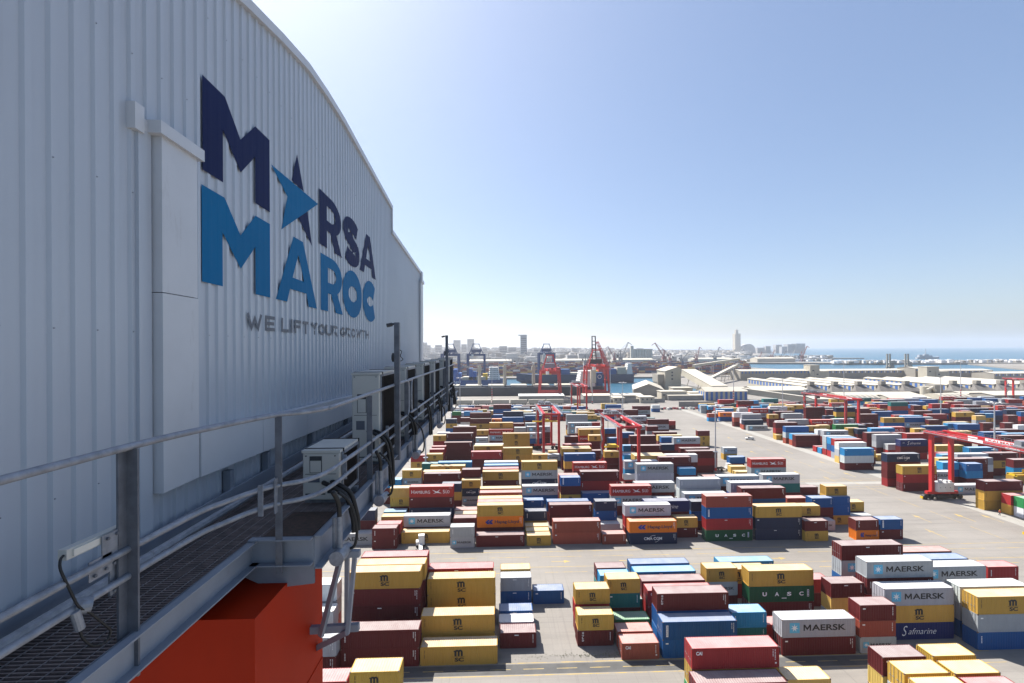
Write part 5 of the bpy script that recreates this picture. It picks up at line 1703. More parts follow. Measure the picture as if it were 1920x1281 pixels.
# person walking beside the right-hand yard
def person(x, y, rz):
    J = [(0, 0, .95), (0, 0, 1.2), (0, .02, 1.42), (0, .02, 1.55), (0, .03, 1.66), (.19, 0, 1.42), (.25, -.05, 1.15), (.27, .05, .90), (-.19, 0, 1.42), (-.25, .08, 1.15), (-.26, .2, .93), (.1, .0, .9), (.12, .14, .5), (.12, .1, .08), (.12, .22, .04), (-.1, 0, .9), (-.12, -.1, .5), (-.12, -.3, .1), (-.12, -.2, .04)]
    E = [(0, 1), (1, 2), (2, 3), (3, 4), (2, 5), (5, 6), (6, 7), (2, 8), (8, 9), (9, 10), (0, 11), (11, 12), (12, 13), (13, 14), (0, 15), (15, 16), (16, 17), (17, 18)]
    Rr = [.16, .15, .16, .06, .11, .08, .055, .04, .08, .055, .04, .11, .08, .055, .04, .11, .08, .055, .04]
    me = bpy.data.meshes.new('person'); me.from_pydata(J, E, []); me.materials.append(flat('dark_trousers', (.03, .035, .06), .8))
    o = bpy.data.objects.new('person', me); C.objects.link(o); o.location = (x, y, 0); o.rotation_euler = (0, 0, rz)
    sk = o.modifiers.new('skin', 'SKIN')
    if not me.skin_vertices: 
        pass
    for i, v in enumerate(me.skin_vertices[0].data): v.radius = (Rr[i], Rr[i]*.8)
    me.skin_vertices[0].data[0].use_root = True
    o.modifiers.new('sub', 'SUBSURF').levels = 1
    tag(o, 'person in an orange vest and helmet walking along the right-hand stacks', 'person')
    mb = MB(); mb.tube([(0, 0, .98), (0, .01, 1.2), (0, .02, 1.47)], .2, 12, r2=.215); mb.build('vest', flat('orange_vest', (.75, .14, .02), .8), o)
    mb = MB(); mb.tube([(0, .03, 1.68), (0, .03, 1.74), (0, .03, 1.79)], .125, 12, r2=.06); mb.build('helmet', flat('yellow_helmet', (.7, .5, .05), .4), o)
try: person(146.8, 124.0, R(200))
except Exception as e: print('person', e)

# ---------------------------------------------------------------- perimeter wall, sheds, quay
def wallrun(name, label, xa, xb, y, z0, z1, th=.5, seg=12.0, m=None):
    t = thing(name, label, 'wall', (xa, y, 0))
    mb = MB(); mb.box(0, 0, z0, xb-xa, th, z1); mb.build('panel', m or M_CONCW, t)
    mb = MB(); k = 0.0
    while k < xb-xa: mb.box(k, -.15, z0, k+.5, -.003, z1+.25); k += seg
    mb.build('pilaster', m or M_CONCW, t)
wallrun('perimeter_wall', 'long pale concrete wall behind the yard, left of the open apron', 38, 150, 391, 0, 3.4)
wallrun('perimeter_wall', 'long pale concrete wall behind the parked cars, before the striped shed', 150.6, 320, 362, 0, 4.2)
wallrun('perimeter_wall', 'long grey wall behind the right-hand yard stacks', 320.6, 760, 358, 0, 5.0)
lens = [('first', 0), ('second', 1), ('third', 2), ('fourth', 3), ('fifth', 4), ('sixth', 5)]
for nm, i in lens:               # low covered rail wagons beside the quay
    t = thing('covered_wagon', 'beige covered wagon before the dark ship, %s from left' % nm, 'rail wagon', (-38+i*16.0, 383, 0), 0, 'beige wagons in a line')
    mb = MB(); mb.prism([(0, 1.2), (14.4, 1.2), (15.0, 2.0), (14.9, 4.2), (.1, 4.2), (-.1+.1, 2.0)], 0, 3); mb.build('body', M_CREAM, t)
    mb = MB(); mb.box(.2, .2, 4.2, 14.8, 2.8, 4.5); mb.build('roof', M_ROOFC, t); 
    mb = MB(); mb.box(-.6, .6, .7, 15.6, 2.4, 1.2); mb.build('chassis', M_DGREY, t)
    for x in (2, 4, 11, 13):
        mb = MB(); mb.tube([(0, .2, 0), (0, 2.8, 0)], .5, 12); mb.build('wheel', M_DGREY, t, (x, 0, .5))
def shed(x, y, L, D, h, ridge, label, axis='x', wall=None, roof=None, name='warehouse', windows=None, rz=0.0, cat='warehouse'):
    t = thing(name, label, cat, (x, y, 0), rz)
    wall = wall or M_CREAM; roof = roof or M_ROOFC
    mb = MB(); mb.box(0, 0, 0, L, D, h)
    if axis == 'x': mb.poly([(0, 0, h), (0, D/2, ridge), (0, D, h)][::-1]); mb.poly([(L, 0, h), (L, D/2, ridge), (L, D, h)])
    else: mb.poly([(0, 0, h), (L, 0, h), (L/2, 0, ridge)]); mb.poly([(0, D, h), (L/2, D, ridge), (L, D, h)])
    mb.build('wall', wall, t)
    mb = MB(); o = .5
    if axis == 'x':
        mb.quad((-o, -o, h+.03), (L+o, -o, h+.03), (L+o, D/2, ridge+.1), (-o, D/2, ridge+.1)); mb.quad((-o, D/2, ridge+.1), (L+o, D/2, ridge+.1), (L+o, D+o, h+.03), (-o, D+o, h+.03))
    else:
        mb.quad((-o, -o, h+.03), (L/2, -o, ridge+.1), (L/2, D+o, ridge+.1), (-o, D+o, h+.03)); mb.quad((L/2, -o, ridge+.1), (L+o, -o, h+.03), (L+o, D+o, h+.03), (L/2, D+o, ridge+.1))
    mb.build('roof', roof, t)
    return t
def Y0(v, u=1200): return 41000/(v-652.5+.0052*(u-960))
# low white-roofed transit sheds along the quay
shed(X(972, 416), 406, 42, 20, 5.2, 6.2, 'long low shed with white roof in front of the dark ship', wall=M_CONCW, roof=mat('white_roof', (.50, .50, .48), .6, 0, .08, .05))
shed(X(1090, 416), 406, 56, 20, 5.0, 6.0, 'long low white-roofed shed at the foot of the raised-boom crane', wall=M_CONCW)
shed(X(1245, 415), 405, 34, 20, 4.6, 5.6, 'low flat pale shed directly left of the blue striped building', wall=M_CONCW)
# gabled shed by the basin
shed(X(1185, 450), 446, 30, 56, 6.5, 12.5, 'gabled grey shed with pale roof beside the water basin', axis='y', wall=M_SHEDW, rz=R(-16))
# small buildings with junk in front
for i, (u, v, w_, h_) in enumerate(((1240, 751, 24, 7.5), (1262, 744, 20, 8), (1293, 750, 16, 6), (1150, 757, 10, 4.5), (1200, 757, 13, 5))):
    y = Y0(v, u); t = thing('service_building', ['cream two-storey hut right of the gabled shed', 'cream block at the foot of the gallery tower', 'low cream block beside the striped shed end', 'small flat roofed hut left of the gabled shed', 'small grey box hut below the gabled shed'][i], 'building', (X(u, y), y, 0))
    mb = MB(); mb.box(0, 0, 0, w_, 12, h_); mb.build('wall', M_CREAM, t); mb = MB(); mb.box(-.4, -.4, h_, w_+.4, 12.4, h_+.5); mb.build('roof', M_ROOFC, t)
    for k in range(int(w_/4)):
        mb = MB(); mb.box(1.5+k*4, -.04, h_*.5, 3.0+k*4, .04, h_*.5+1.6); mb.build('window', M_WIN, t)
# blue striped conveyor building
y = 400; x0 = X(1322, y); x1 = X(1401, y)
t = thing('striped_shed', 'long cream shed with vertical blue panels along its wall, centre background', 'warehouse', (x0, y, 0))
L = x1-x0
mb = MB(); mb.box(0, 0, 0, L, 16, 8.6); mb.poly([(0, 0, 8.6), (0, 8, 12), (0, 16, 8.6)][::-1]); mb.poly([(L, 0, 8.6), (L, 8, 12), (L, 16, 8.6)]); mb.build('wall', M_CREAM, t)
mb = MB(); mb.quad((-.5, -.6, 8.6), (L+.5, -.6, 8.6), (L+.5, 8, 12.1), (-.5, 8, 12.1)); mb.quad((-.5, 8, 12.1), (L+.5, 8, 12.1), (L+.5, 16.5, 8.6), (-.5, 16.5, 8.6)); mb.build('roof', M_ROOFC, t)
for k in range(9):
    mb = MB(); a = .4+k*L/8.7; mb.box(a, -.12, .4, min(L-.1, a+L/8.7*.5), -.003, 8.2); mb.build('blue_panel', M_BPAN, t)
for k in range(3):
    mb = MB(); mb.box(-.12, 2+k*4.5, .4, -.003, 4+k*4.5, 8.2); mb.build('blue_panel', M_BPAN, t)
# tower and inclined galleries
t = thing('conveyor_tower', 'tall cream conveyor tower with sloping roof, left of the striped shed', 'tower', (X(1247, 488), 488, 0))
mb = MB(); mb.box(0, 0, 0, 18, 26, 23); mb.poly([(0, 0, 23), (18, 0, 23), (18, 0, 26.5), (14, 0, 27.5)]); mb.poly([(0, 26, 23), (14, 26, 27.5), (18, 26, 26.5), (18, 26, 23)]); mb.quad((18, 0, 23), (18, 26, 23), (18, 26, 26.5), (18, 0, 26.5)); mb.build('wall', M_CREAM, t)
mb = MB(); mb.quad((-.8, -.8, 22.9), (14, -.8, 27.7), (14, 26.8, 27.7), (-.8, 26.8, 22.9)); mb.quad((14, -.8, 27.7), (18.8, -.8, 26.4), (18.8, 26.8, 26.4), (14, 26.8, 27.7)); mb.build('roof', M_ROOFC, t)
mb = MB(); mb.box(-7.5, 3, 10, -.003, 20, 19); mb.build('side_bay', M_SHEDW, t)
mb = MB(); mb.box(-7, 4, 0, -.5, 19, 9.9); mb.build('side_bay', M_SHEDW, t)
for z in (13, 17, 20.5): 
    mb = MB(); mb.box(7, -.06, z, 9, .05, z+1.8); mb.build('window', M_WIN, t)
def gallery(name, label, p, q, w=5, h=4.5, legs=3, roofm=None):
    t = thing(name, label, 'conveyor gallery', (0, 0, 0)); p = Vector(p); q = Vector(q)
    mb = MB(); mb.beam(p, q, w, h); mb.build('enclosure', M_CREAM, t)
    mb = MB(); d = Vector((0, 0, h/2+.15)); mb.beam(p+d, q+d, w+.8, .25); mb.build('roof', roofm or M_ROOFC, t)
    for i in range(legs):
        f = (i+.6)/legs; c = p+(q-p)*f
        if c.z-h/2 > 2:
            mb = MB()
            for s in (-1, 1): mb.beam((c.x+s*w*.7, c.y, 0), (c.x+s*w*.3, c.y, c.z-h/2), .6)
            mb.build('trestle', M_SHEDW, t)
gallery('conveyor_gallery', 'inclined cream gallery dropping from the tower to the striped shed', (X(1290, 480), 480, 22.0), (x0+18, 409, 9.6), 15, 6.5, 3)
gallery('conveyor_gallery', 'long sloping gallery running right from the striped shed to ground level', (x1-1, 408, 8.3), (X(1505, 385), 384, 2.6), 7, 5, 0)
gallery('conveyor_gallery', 'thin upper conveyor from the tower toward the far warehouse', (X(1300, 640), 640, 22), (X(1385, 690), 690, 30), 4, 3, 4)
gallery('conveyor_gallery', 'thin lower conveyor crossing the basin toward the far warehouse', (X(1330, 560), 560, 8), (X(1385, 690), 690, 22), 4, 3, 4)
# far row of long warehouses
WL = [(1388, 1523, 715, 690, 'with blue windows, directly behind the thin conveyors'), (1540, 1708, 712, 15, 'behind the low sheds, middle of the row'), (1716, 1738, 713, 20, ''), (1764, 1862, 712, 15, 'second from the right end of the row'), (1864, 1960, 716, 12, 'at the right edge of the row')]
for i, (ua, ub, vb, hh, ds) in enumerate(WL):
    y = Y0(vb, ua); xa, xb = X(ua, y), X(ub, y); h = (14, 12.5, 16, 12, 10)[i]
    t = shed(xa, y, xb-xa, 30, h, h+1.8, 'long pale warehouse '+ds if ds else 'tall narrow cream block between the long warehouses', wall=M_SHEDW)
    n = min(60, int((xb-xa)/5.2))
    for k in range(n):
        a = 2+k*(xb-xa-4)/n; mb = MB(); mb.box(a, -.1, h-3.6, a+1.9, -.003, h-.6); mb.build('window', M_BPAN if k % 2 == 0 or i == 0 else M_PANEL, t)
for u, w_, h_, lb in ((1519, 14, 22, 'cream tower block at the right end of the blue windowed warehouse'), (1527, 22, 13, 'low cream block in the gap right of the blue windowed warehouse'), (1738, 18, 19, 'taller cream block between the two right-hand long warehouses'), (1755, 20, 12, 'lower cream block between the two right-hand long warehouses')):
    y = Y0(714, u)-6; t = thing('stair_tower', lb, 'tower', (X(u, y), y, 0)); mb = MB(); mb.box(0, 0, 0, w_, 14, h_); mb.build('wall', M_CREAM, t); mb = MB(); mb.box(-.4, -.4, h_, w_+.4, 14.4, h_+.5); mb.build('roof', M_ROOFC, t)
    mb = MB(); mb.box(3, -.06, h_*.6, 6, .05, h_*.6+2); mb.build('window', M_WIN, t)
M_HIP = mat('dark_shed_end', (.13, .12, .11), .8, 0, .3, .2)
# low parallel sheds running away from the camera, blue windows on their left walls
for i in range(11):
    u = 1524+i*45.5; yn = 436; x = X(u, yn); 
    if i == 0: pass
    if i == 5: continue
    t = thing('low_shed', 'low cream shed with blue windows, %s from left in the receding group' % ORD[i+1], 'warehouse', (x, yn, 0), 0, 'parallel low sheds with blue windows')
    D = 118; W2 = 11.5; h = 8.6
    mb = MB(); mb.box(0, 12, 0, W2, D, h); mb.build('wall', M_CREAM, t)
    mb = MB(); mb.quad((-.6, 12, h+.1), (W2/2, 12, h+1.5), (W2/2, D, h+1.5), (-.6, D, h+.1)); mb.quad((W2/2, 12, h+1.5), (W2+.6, 12, h+.1), (W2+.6, D, h+.1), (W2/2, D, h+1.5)); mb.build('roof', M_ROOFC, t)
    mb = MB(); mb.quad((-5, 0, 3.2), (W2+5, 0, 3.2), (W2/2+3, 12, h+1.6), (W2/2-3, 12, h+1.6)); mb.poly([(-5, 0, 3.2), (W2/2-3, 12, h+1.6), (-.6, 12.1, 3.2)]); mb.poly([(W2+5, 0, 3.2), (W2+.6, 12.1, 3.2), (W2/2+3, 12, h+1.6)]); mb.box(-4.5, .3, 0, W2+4.5, 11.9, 3.1); mb.build('hipped_end', M_HIP, t)
    mb = MB(); mb.box(W2/2-2.5, 9, h+1, W2/2+2.5, 13, h+4.6); mb.build('vent_house', M_SHEDW, t)
    for k in range(17):
        mb = MB(); a = 14+k*6.1; mb.box(-.1, a, 3.2, -.003, a+3.0, 7.6); mb.build('window', M_BPAN, t)
# long vaulted sheds in front of them
def vault(x, y, L, D, h, label):
    t = thing('vaulted_shed', label, 'warehouse', (x, y, 0)); mb = MB(); n = 10
    pts = [(D/2-D/2*math.cos(math.pi*k/n), 3.4+h*math.sin(math.pi*k/n)) for k in range(n+1)]
    for (a, za), (b_, zb) in zip(pts, pts[1:]): mb.quad((0, a, za), (L, a, za), (L, b_, zb), (0, b_, zb))
    mb.build('roof', M_ROOFC, t)
    mb = MB(); mb.box(0, 0, 0, L, D, 3.4); mb.poly([(0, a, z) for a, z in pts][::-1]); mb.poly([(L, a, z) for a, z in pts]); mb.build('wall', M_CREAM, t)
    g_ = MB(); k = 2
    while k < L-3:
        for (a, za), (b_, zb) in zip(pts[1:4], pts[2:5]): g_.quad((k, a, za+.1), (k+2.6, a, za+.1), (k+2.6, b_, zb+.1), (k, b_, zb+.1))
        k += 4.6
    g_.build('skylights', M_SHEDW, t)
vault(X(1582, 376), 372, 30, 20, 3.6, 'vaulted pale shed with skylight bands, left of the white gabled one')
vault(X(1762, 376), 372, 26, 20, 3.6, 'vaulted pale shed with skylight bands, right of the cylinder building')
vault(X(1885, 376), 372, 50, 20, 3.6, 'vaulted pale shed with skylight bands at the far right')
shed(X(1662, 368), 364, 36, 18, 5.0, 7.2, 'white gabled shed with wide pale roof before the vaulted ones', wall=M_CREAM)
shed(X(1835, 376), 364, 36, 20, 7.0, 8.2, 'flat grey block shed right of the vaulted sheds', wall=M_SHEDW)
shed(X(1512, 385), 376, 30, 20, 3.6, 5.0, 'low pale shed at the end of the sloping gallery', wall=M_CONCW)
shed(X(1405, 450), 440, 60, 30, 5.0, 8.0, 'wide pale roofed shed behind the sloping gallery', wall=M_CREAM)
shed(X(1560, 410), 402, 78, 20, 4.0, 5.6, 'wide low pale roof between the vaulted and the receding sheds', wall=M_CREAM)
shed(X(1790, 410), 402, 100, 20, 4.0, 5.6, 'wide low pale roof behind the right vaulted sheds', wall=M_CREAM)
t = thing('dust_collector', 'grey cylinder and block plant standing before the low sheds', 'plant', (X(1735, 398), 398, 0))
mb = MB(); mb.tube([(0, 0, 0), (0, 0, 12)], 4, 16); mb.build('silo', M_CREAM, t); mb = MB(); mb.box(5, -4, 0, 13, 5, 13.5); mb.build('block', M_SHEDW, t)
mb = MB(); mb.tube([(-3, -4.5, 9), (2, -4.5, 11.5), (5, -4.2, 8)], 1.2, 10); mb.build('duct', M_ROOFC, t)

# ---------------------------------------------------------------- ships
def hull(mb, L, B, D, rake=.06, stern=.02):
    sec = []
    for i in range(15):
        f = i/14; x = f*L
        wq = 1.0
        if f > .82: wq = max(0.02, max(0.0, math.cos((f-.82)/.18*math.pi/2))**.7)
        if f < .06: wq = .8+.2*f/.06
        sh = 2.0*max(0, f-.85)/.15
        sec.append([(x, -B/2*wq, D+sh), (x, -B/2*wq*.96, D*.3), (x-(L*rake if f > .9 else 0)*(f-.9)*10, -B/2*wq*.8, -1.0), (x-(L*rake if f > .9 else 0)*(f-.9)*10, B/2*wq*.8, -1.0), (x, B/2*wq*.96, D*.3), (x, B/2*wq, D+sh)])
    for a, b_ in zip(sec, sec[1:]):
        for k in range(5): mb.quad(a[k], b_[k], b_[k+1], a[k+1])
        mb.quad(a[5], b_[5], b_[0], a[0])
    mb.poly(sec[0]); mb.poly(sec[-1][::-1])
def bridge(t, x, D, lv=5, w=14, l=14, m=None, z0=0):
    for k in range(lv):
        mb = MB(); s = k*.5; mb.box(x+s*.4, -w/2+s, z0+D+k*2.7, x+l-s, w/2-s, z0+D+k*2.7+2.5); mb.box(x-.3, -w/2-.3+s, z0+D+k*2.7+2.5, x+l-s+.3, w/2+.3-s, z0+D+k*2.7+2.7); mb.build('deckhouse', m or M_WHITE, t)
        for q in range(6):
            mb = MB(); a = x+1+q*(l-3)/6; mb.box(a, -w/2+s-.06, z0+D+k*2.7+1.0, a+.9, -w/2+s+.05, z0+D+k*2.7+1.9); mb.build('window', M_WIN, t)
def deckcrane(t, x, D, h=16, m=None, jl=16, jd=1):
    mb = MB(); mb.tube([(x, 0, D), (x, 0, D+h)], 1.9, 12, r2=1.5); mb.build('crane_post', m or M_CREAM, t)
    mb = MB(); mb.box(x-2, -2, D+h*.7, x+2, 2, D+h*.92); mb.build('crane_house', m or M_CREAM, t)
    mb = MB(); mb.lattice((x+jd*2, 0, D+h*.7), (x+jd*jl, 0, D+h*1.0), 1.4, 1.4, .25, 8); mb.beam((x, 0, D+h), (x+jd*jl, 0, D+h), .12); mb.build('crane_jib', m or M_CREAM, t)
M_HULL = mat('dark_hull_paint', (.018, .030, .050), .5, 0, .25, .05, (.10, .06, .05), (.1, .1, .1), .58, .8, .4)
M_HULLB = mat('blue_hull_paint', (.012, .075, .22), .5, 0, .2, .05)
# bulk carrier alongside the quay
y = 471; xa = X(770, y); xb = X(1118, y)
t = thing('bulk_carrier', 'long dark bulk carrier moored behind the low white sheds, white bridge at right', 'ship', (xb+8, y, -3), R(180))
mb = MB(); hull(mb, xb-xa+20, 28, 11.8); mb.build('hull', M_HULL, t)
bridge(t, 12, 11.8, 6, 24, 17)
mb = MB(); mb.box(2, -4, 11.8, 9, 4, 26); mb.build('funnel', M_HULLB, t); mb = MB(); mb.tube([(5.5, 4.01, 21.5), (5.5, 4.08, 21.5)], 2.2, 16); mb.build('funnel_emblem', M_PANEL, t)
mb = MB(); mb.tube([(5.5, 4.09, 21.5), (5.5, 4.12, 21.5)], 1.7, 16); mb.build('funnel_emblem', M_HULLB, t)
mb = MB(); mb.tube([(22, 0, 29), (22, 0, 38)], .5, 8); mb.beam((22, -4, 35), (22, 4, 35), .4); mb.build('radar_mast', M_WHITE, t)
for k in range(6):
    mb = MB(); mb.box(36+k*24, -9, 11.8, 53+k*24, 9, 13.6); mb.build('hatch_cover', M_CREAM, t)
for u, jd in ((1000, 1), (946, -1), (899, 1)): deckcrane(t, xb+8-X(u, y), 11.8, 23, None, 18, jd)
mb = MB(); mb.box(30, 8, 11.8, 170, 8.6, 12.9); mb.build('bulwark', M_HULL, t)
# second, blue ship in the next berth
y = 570; xa = X(845, y); xb = X(943, y)
t = thing('blue_cargo_ship', 'blue hulled cargo ship with pale bridge, behind the dark bulk carrier', 'ship', (xa-40, y, -3)); mb = MB(); hull(mb, xb-xa+45, 22, 12); mb.build('hull', M_HULLB, t)
bridge(t, X(917, y)-xa+40, 12, 6, 18, 14)
mb = MB(); mb.box(X(905, y)-xa+40, -5, 12, X(914, y)-xa+40, 5, 20); mb.build('deck_cargo', M_YEL, t)
for u in (868, 890):
    mb = MB(); a = X(u, y)-xa+40; mb.box(a, -9, 12, a+14, 9, 16); mb.build('hatch_cover', M_CREAM, t)
for k, uu in enumerate((851, 858.5, 880, 887)):
    mb = MB(); a = X(uu, y)-xa+40; mb.box(a, -9, 12, a+4.6, 9, 12+(14, 9, 15, 11)[k]); mb.build('container_bay', flat('bright_blue_boxes', (.015, .10, .33), .5), t)
nb = MB(); nb.box(X(851, y)-xa+40, -11.2, 8, X(867, y)-xa+40, -11.0, 11.5); nb.build('name_board', MK['u'], t)
nb = MB(); text_mb(nb, 'NEXT', 9, 2.4, X(853, y)-xa+40, 8.5, 0, -11.25); nb.build('hull_letters', M_PANEL, t)
y = 655; xa = X(968, y)
t = thing('container_feeder', 'dark blue ship with flared bow pointing left, right of the blue ship', 'ship', (xa+175, y, -3), R(180)); mb = MB(); hull(mb, 175, 22, 13); mb.build('hull', mat('navy_hull_paint', (.014, .035, .085), .5, 0, .2, .05), t)
rnd = random.Random(9)
for k in range(9):
    mb = MB(); nn = rnd.randint(1, 4); mb.box(12+k*14, -9, 13, 25+k*14, 9, 13+nn*2.6); mb.build('container_bay', [M_CREAM, M_HULLB, M_DRED, M_YEL, M_SHEDW][k % 5], t)
bridge(t, 2, 13, 6, 18, 9)
y = 1700; t = thing('patrol_ship', 'pale grey naval ship moored beyond the warehouses', 'ship', (X(1718, y), y, -3)); mb = MB(); hull(mb, 95, 13, 8); g_ = mat('naval_grey', (.34, .37, .41), .6); mb.build('hull', g_, t)
mb = MB(); mb.box(22, -5, 8, 62, 5, 14); mb.box(30, -4, 14, 48, 4, 19); mb.beam((38, 0, 19), (38, 0, 42), 3, 3, 0, .8); mb.box(8, -5, 8, 20, 5, 17); mb.build('superstructure', g_, t)

# ---------------------------------------------------------------- ship-to-shore cranes seen along their booms
def sts(x, y, w, leg, top, m, label, gauge=18, lean=0.0, grp=None, boomup=0, solid=None, thick=1.5):
    t = thing('quay_crane', label, 'quay crane', (x, y, 0), 0, grp)
    for yy in (0, gauge):
        for s in (-1, 1):
            mb = MB(); mb.beam((s*w*(.5+lean), yy, 1.5), (s*w*.5, yy, leg), thick, thick*1.1); mb.build('leg', m, t)
        mb = MB(); mb.box(-w*(.5+lean), yy-.8, 4, w*(.5+lean), yy+.8, 6); mb.box(-w/2, yy-.7, leg-3, w/2, yy+.7, leg); mb.build('portal_beam', m, t)
        mb = MB()
        for s in (-1, 1):
            for k in (-1.5, 1.5): mb.box(s*w*(.5+lean)+k-1.1, yy-.6, 0, s*w*(.5+lean)+k+1.1, yy+.6, 1.6)
        mb.build('bogie', M_DGREY, t)
    for s in (-1, 1):
        mb = MB(); mb.beam((s*w*.5, 0, leg*.55), (s*w*.5, gauge, leg*.55), 1.0); mb.beam((s*w*.5, 0, leg*.55), (s*w*.5, gauge, leg-1), .7); mb.build('side_brace', m, t)
    mb = MB()
    for s in (-1, 1): mb.beam((s*w*.22, -14, leg+1.2), (s*w*.22, gauge+8, leg+1.2), 1.0, 2.0)
    mb.build('girder', m, t)
    af = MB()
    for s in (-1, 1):
        af.beam((s*w*.42, 2, leg), (s*w*.16, 4, top), .8); af.beam((s*w*.42, gauge, leg), (s*w*.16, 4, top), .5)
    af.box(-w*.22, 3.2, top-1.2, w*.22, 4.8, top); af.beam((-w*.3, 3, (leg+top)/2), (w*.3, 3, (leg+top)/2), .5); af.build('a_frame', m, t)
    mb = MB(); mb.box(-w*.3, 8, leg+2.3, w*.3, 16, leg+7); mb.build('machinery_house', solid or m, t)
    mb = MB(); mb.box(-w*.2-1.4, -6, leg-3.5, -w*.2+1.4, -3, leg-.5); mb.build('operator_cab', M_WHITE, t)
    mb = MB()
    for k in range(9): mb.beam((-w*.55+k*w*.1375, -1, leg), (-w*.55+k*w*.1375, -1, leg+1.4), .2)
    mb.beam((-w*.56, -1, leg+1.4), (w*.56, -1, leg+1.4), .2); mb.box(-w*.56, -1.4, leg-.3, w*.56, -.75, leg-.02); mb.build('gallery_rail', m, t)
    if boomup:
        mb = MB()
        for s in (-1, 1): mb.beam((s*w*.10, gauge+1, leg+2), (s*w*.08, gauge+3, boomup), 1.0, 1.3)
        mb.box(-w*.1, gauge+2, boomup-.8, w*.1, gauge+4, boomup)
        for k in range(6): mb.box(-w*.09, gauge+2, leg+6+k*(boomup-leg-8)/6, w*.09, gauge+3, leg+6.8+k*(boomup-leg-8)/6)
        mb.build('raised_boom', M_DGREY, t)
    else:
        mb = MB()
        for s in (-1, 1): mb.beam((s*w*.16, gauge, leg+1.2), (s*w*.16, gauge+38, leg+1.2), 1.0, 1.8); mb.beam((s*w*.15, 4, top-.5), (s*w*.16, gauge+30, leg+2.2), .25)
        mb.build('boom', m, t)
    return t
y = 700
for (u, ub, lab) in ((846, 30, 'blue quay crane partly behind the walkway lamp post'), (893.5, 30, 'blue quay crane standing over the blue ship'), (1031, 30, 'blue quay crane behind the red one, right of the tall tower')):
    sts(X(u, y), y-18 if u < 1000 else 745, 26, 41, 57, M_BLUE, lab, grp='blue quay cranes seen head on', thick=3.0)
y = 437
sts(X(1032, y), y, 18, 27, 43, M_DRED, 'red quay crane with grey machinery house, left of the white ship bridge', gauge=14, lean=.10, solid=mat('grey_house_panel', (.22, .24, .28), .6), grp='red quay cranes')
sts(X(1120, y), y, 21, 31, 48, M_DRED, 'red quay crane with its dark boom raised high', gauge=14, lean=.06, boomup=62, solid=M_DGREY, grp='red quay cranes')
t = thing('backstay_crane', 'slanted pink-red jib crane frame beside the raised-boom crane', 'crane', (X(1122, 445), 440, 0))
mb = MB(); mb.lattice((-3, 0, 56), (9, 0, 26), 1.4, 1.4, .35, 10); mb.lattice((-1, 3, 56), (12, 3, 27), 1.2, 1.2, .3, 10); mb.build('stay', mat('faded_red', (.55, .12, .12), .5), t)
mb = MB(); mb.box(-9, -1, 14, -4, 3, 30); mb.box(-9, 0, 0, -7.5, 1.5, 14); mb.build('tower', M_CREAM, t)

# ---------------------------------------------------------------- harbour cranes far away
def luff(x, y, s, m, label, jib=1, ang=60):
    t = thing('harbour_crane', label, 'harbour crane', (x, y, 0), 0, 'slewing harbour cranes in the distance')
    mb = MB()
    for a in (-1, 1):
        for b_ in (-1, 1): mb.beam((a*5*s, b_*5*s, 0), (a*2.2*s, b_*2.2*s, 14*s), 1.1*s)
    mb.box(-5.4*s, -5.4*s, 6*s, 5.4*s, 5.4*s, 7*s); mb.build('portal', m, t)
    mb = MB(); mb.box(-5*s, -3*s, 14*s, 3*s, 3*s, 20*s); mb.beam((-1*s, 0, 20*s), (-1*s, 0, 34*s), 2.4*s, 2.4*s, 0, 1.4*s); mb.build('slewing_house', m, t)
    c, sn = math.cos(R(ang))*jib, math.sin(R(ang)); L = 34*s
    p = Vector((2*s*jib, 0, 19*s)); q = p+Vector((c*L, 0, sn*L))
    mb = MB(); mb.lattice(p, q, 1.8*s, 1.8*s, .42*s, 9); mb.beam(q, q+Vector((jib*7*s, 0, -5*s)), 1.1*s); mb.beam((-1*s, 0, 34*s), q, .4*s); mb.beam((-1*s, 0, 34*s), (-jib*7*s, 0, 24*s), 1.0*s); mb.build('jib', m, t)
    mb = MB(); mb.box(-jib*7*s-1.6*s, -2*s, 20*s, -jib*7*s+1.6*s, 2*s, 24*s); mb.build('counterweight', M_DGREY, t)
M_LC = mat('faded_crane_red', (.22, .09, .09), .6); M_LG = mat('faded_crane_grey', (.16, .18, .2), .6); M_LW = mat('faded_crane_white', (.45, .45, .45), .6)
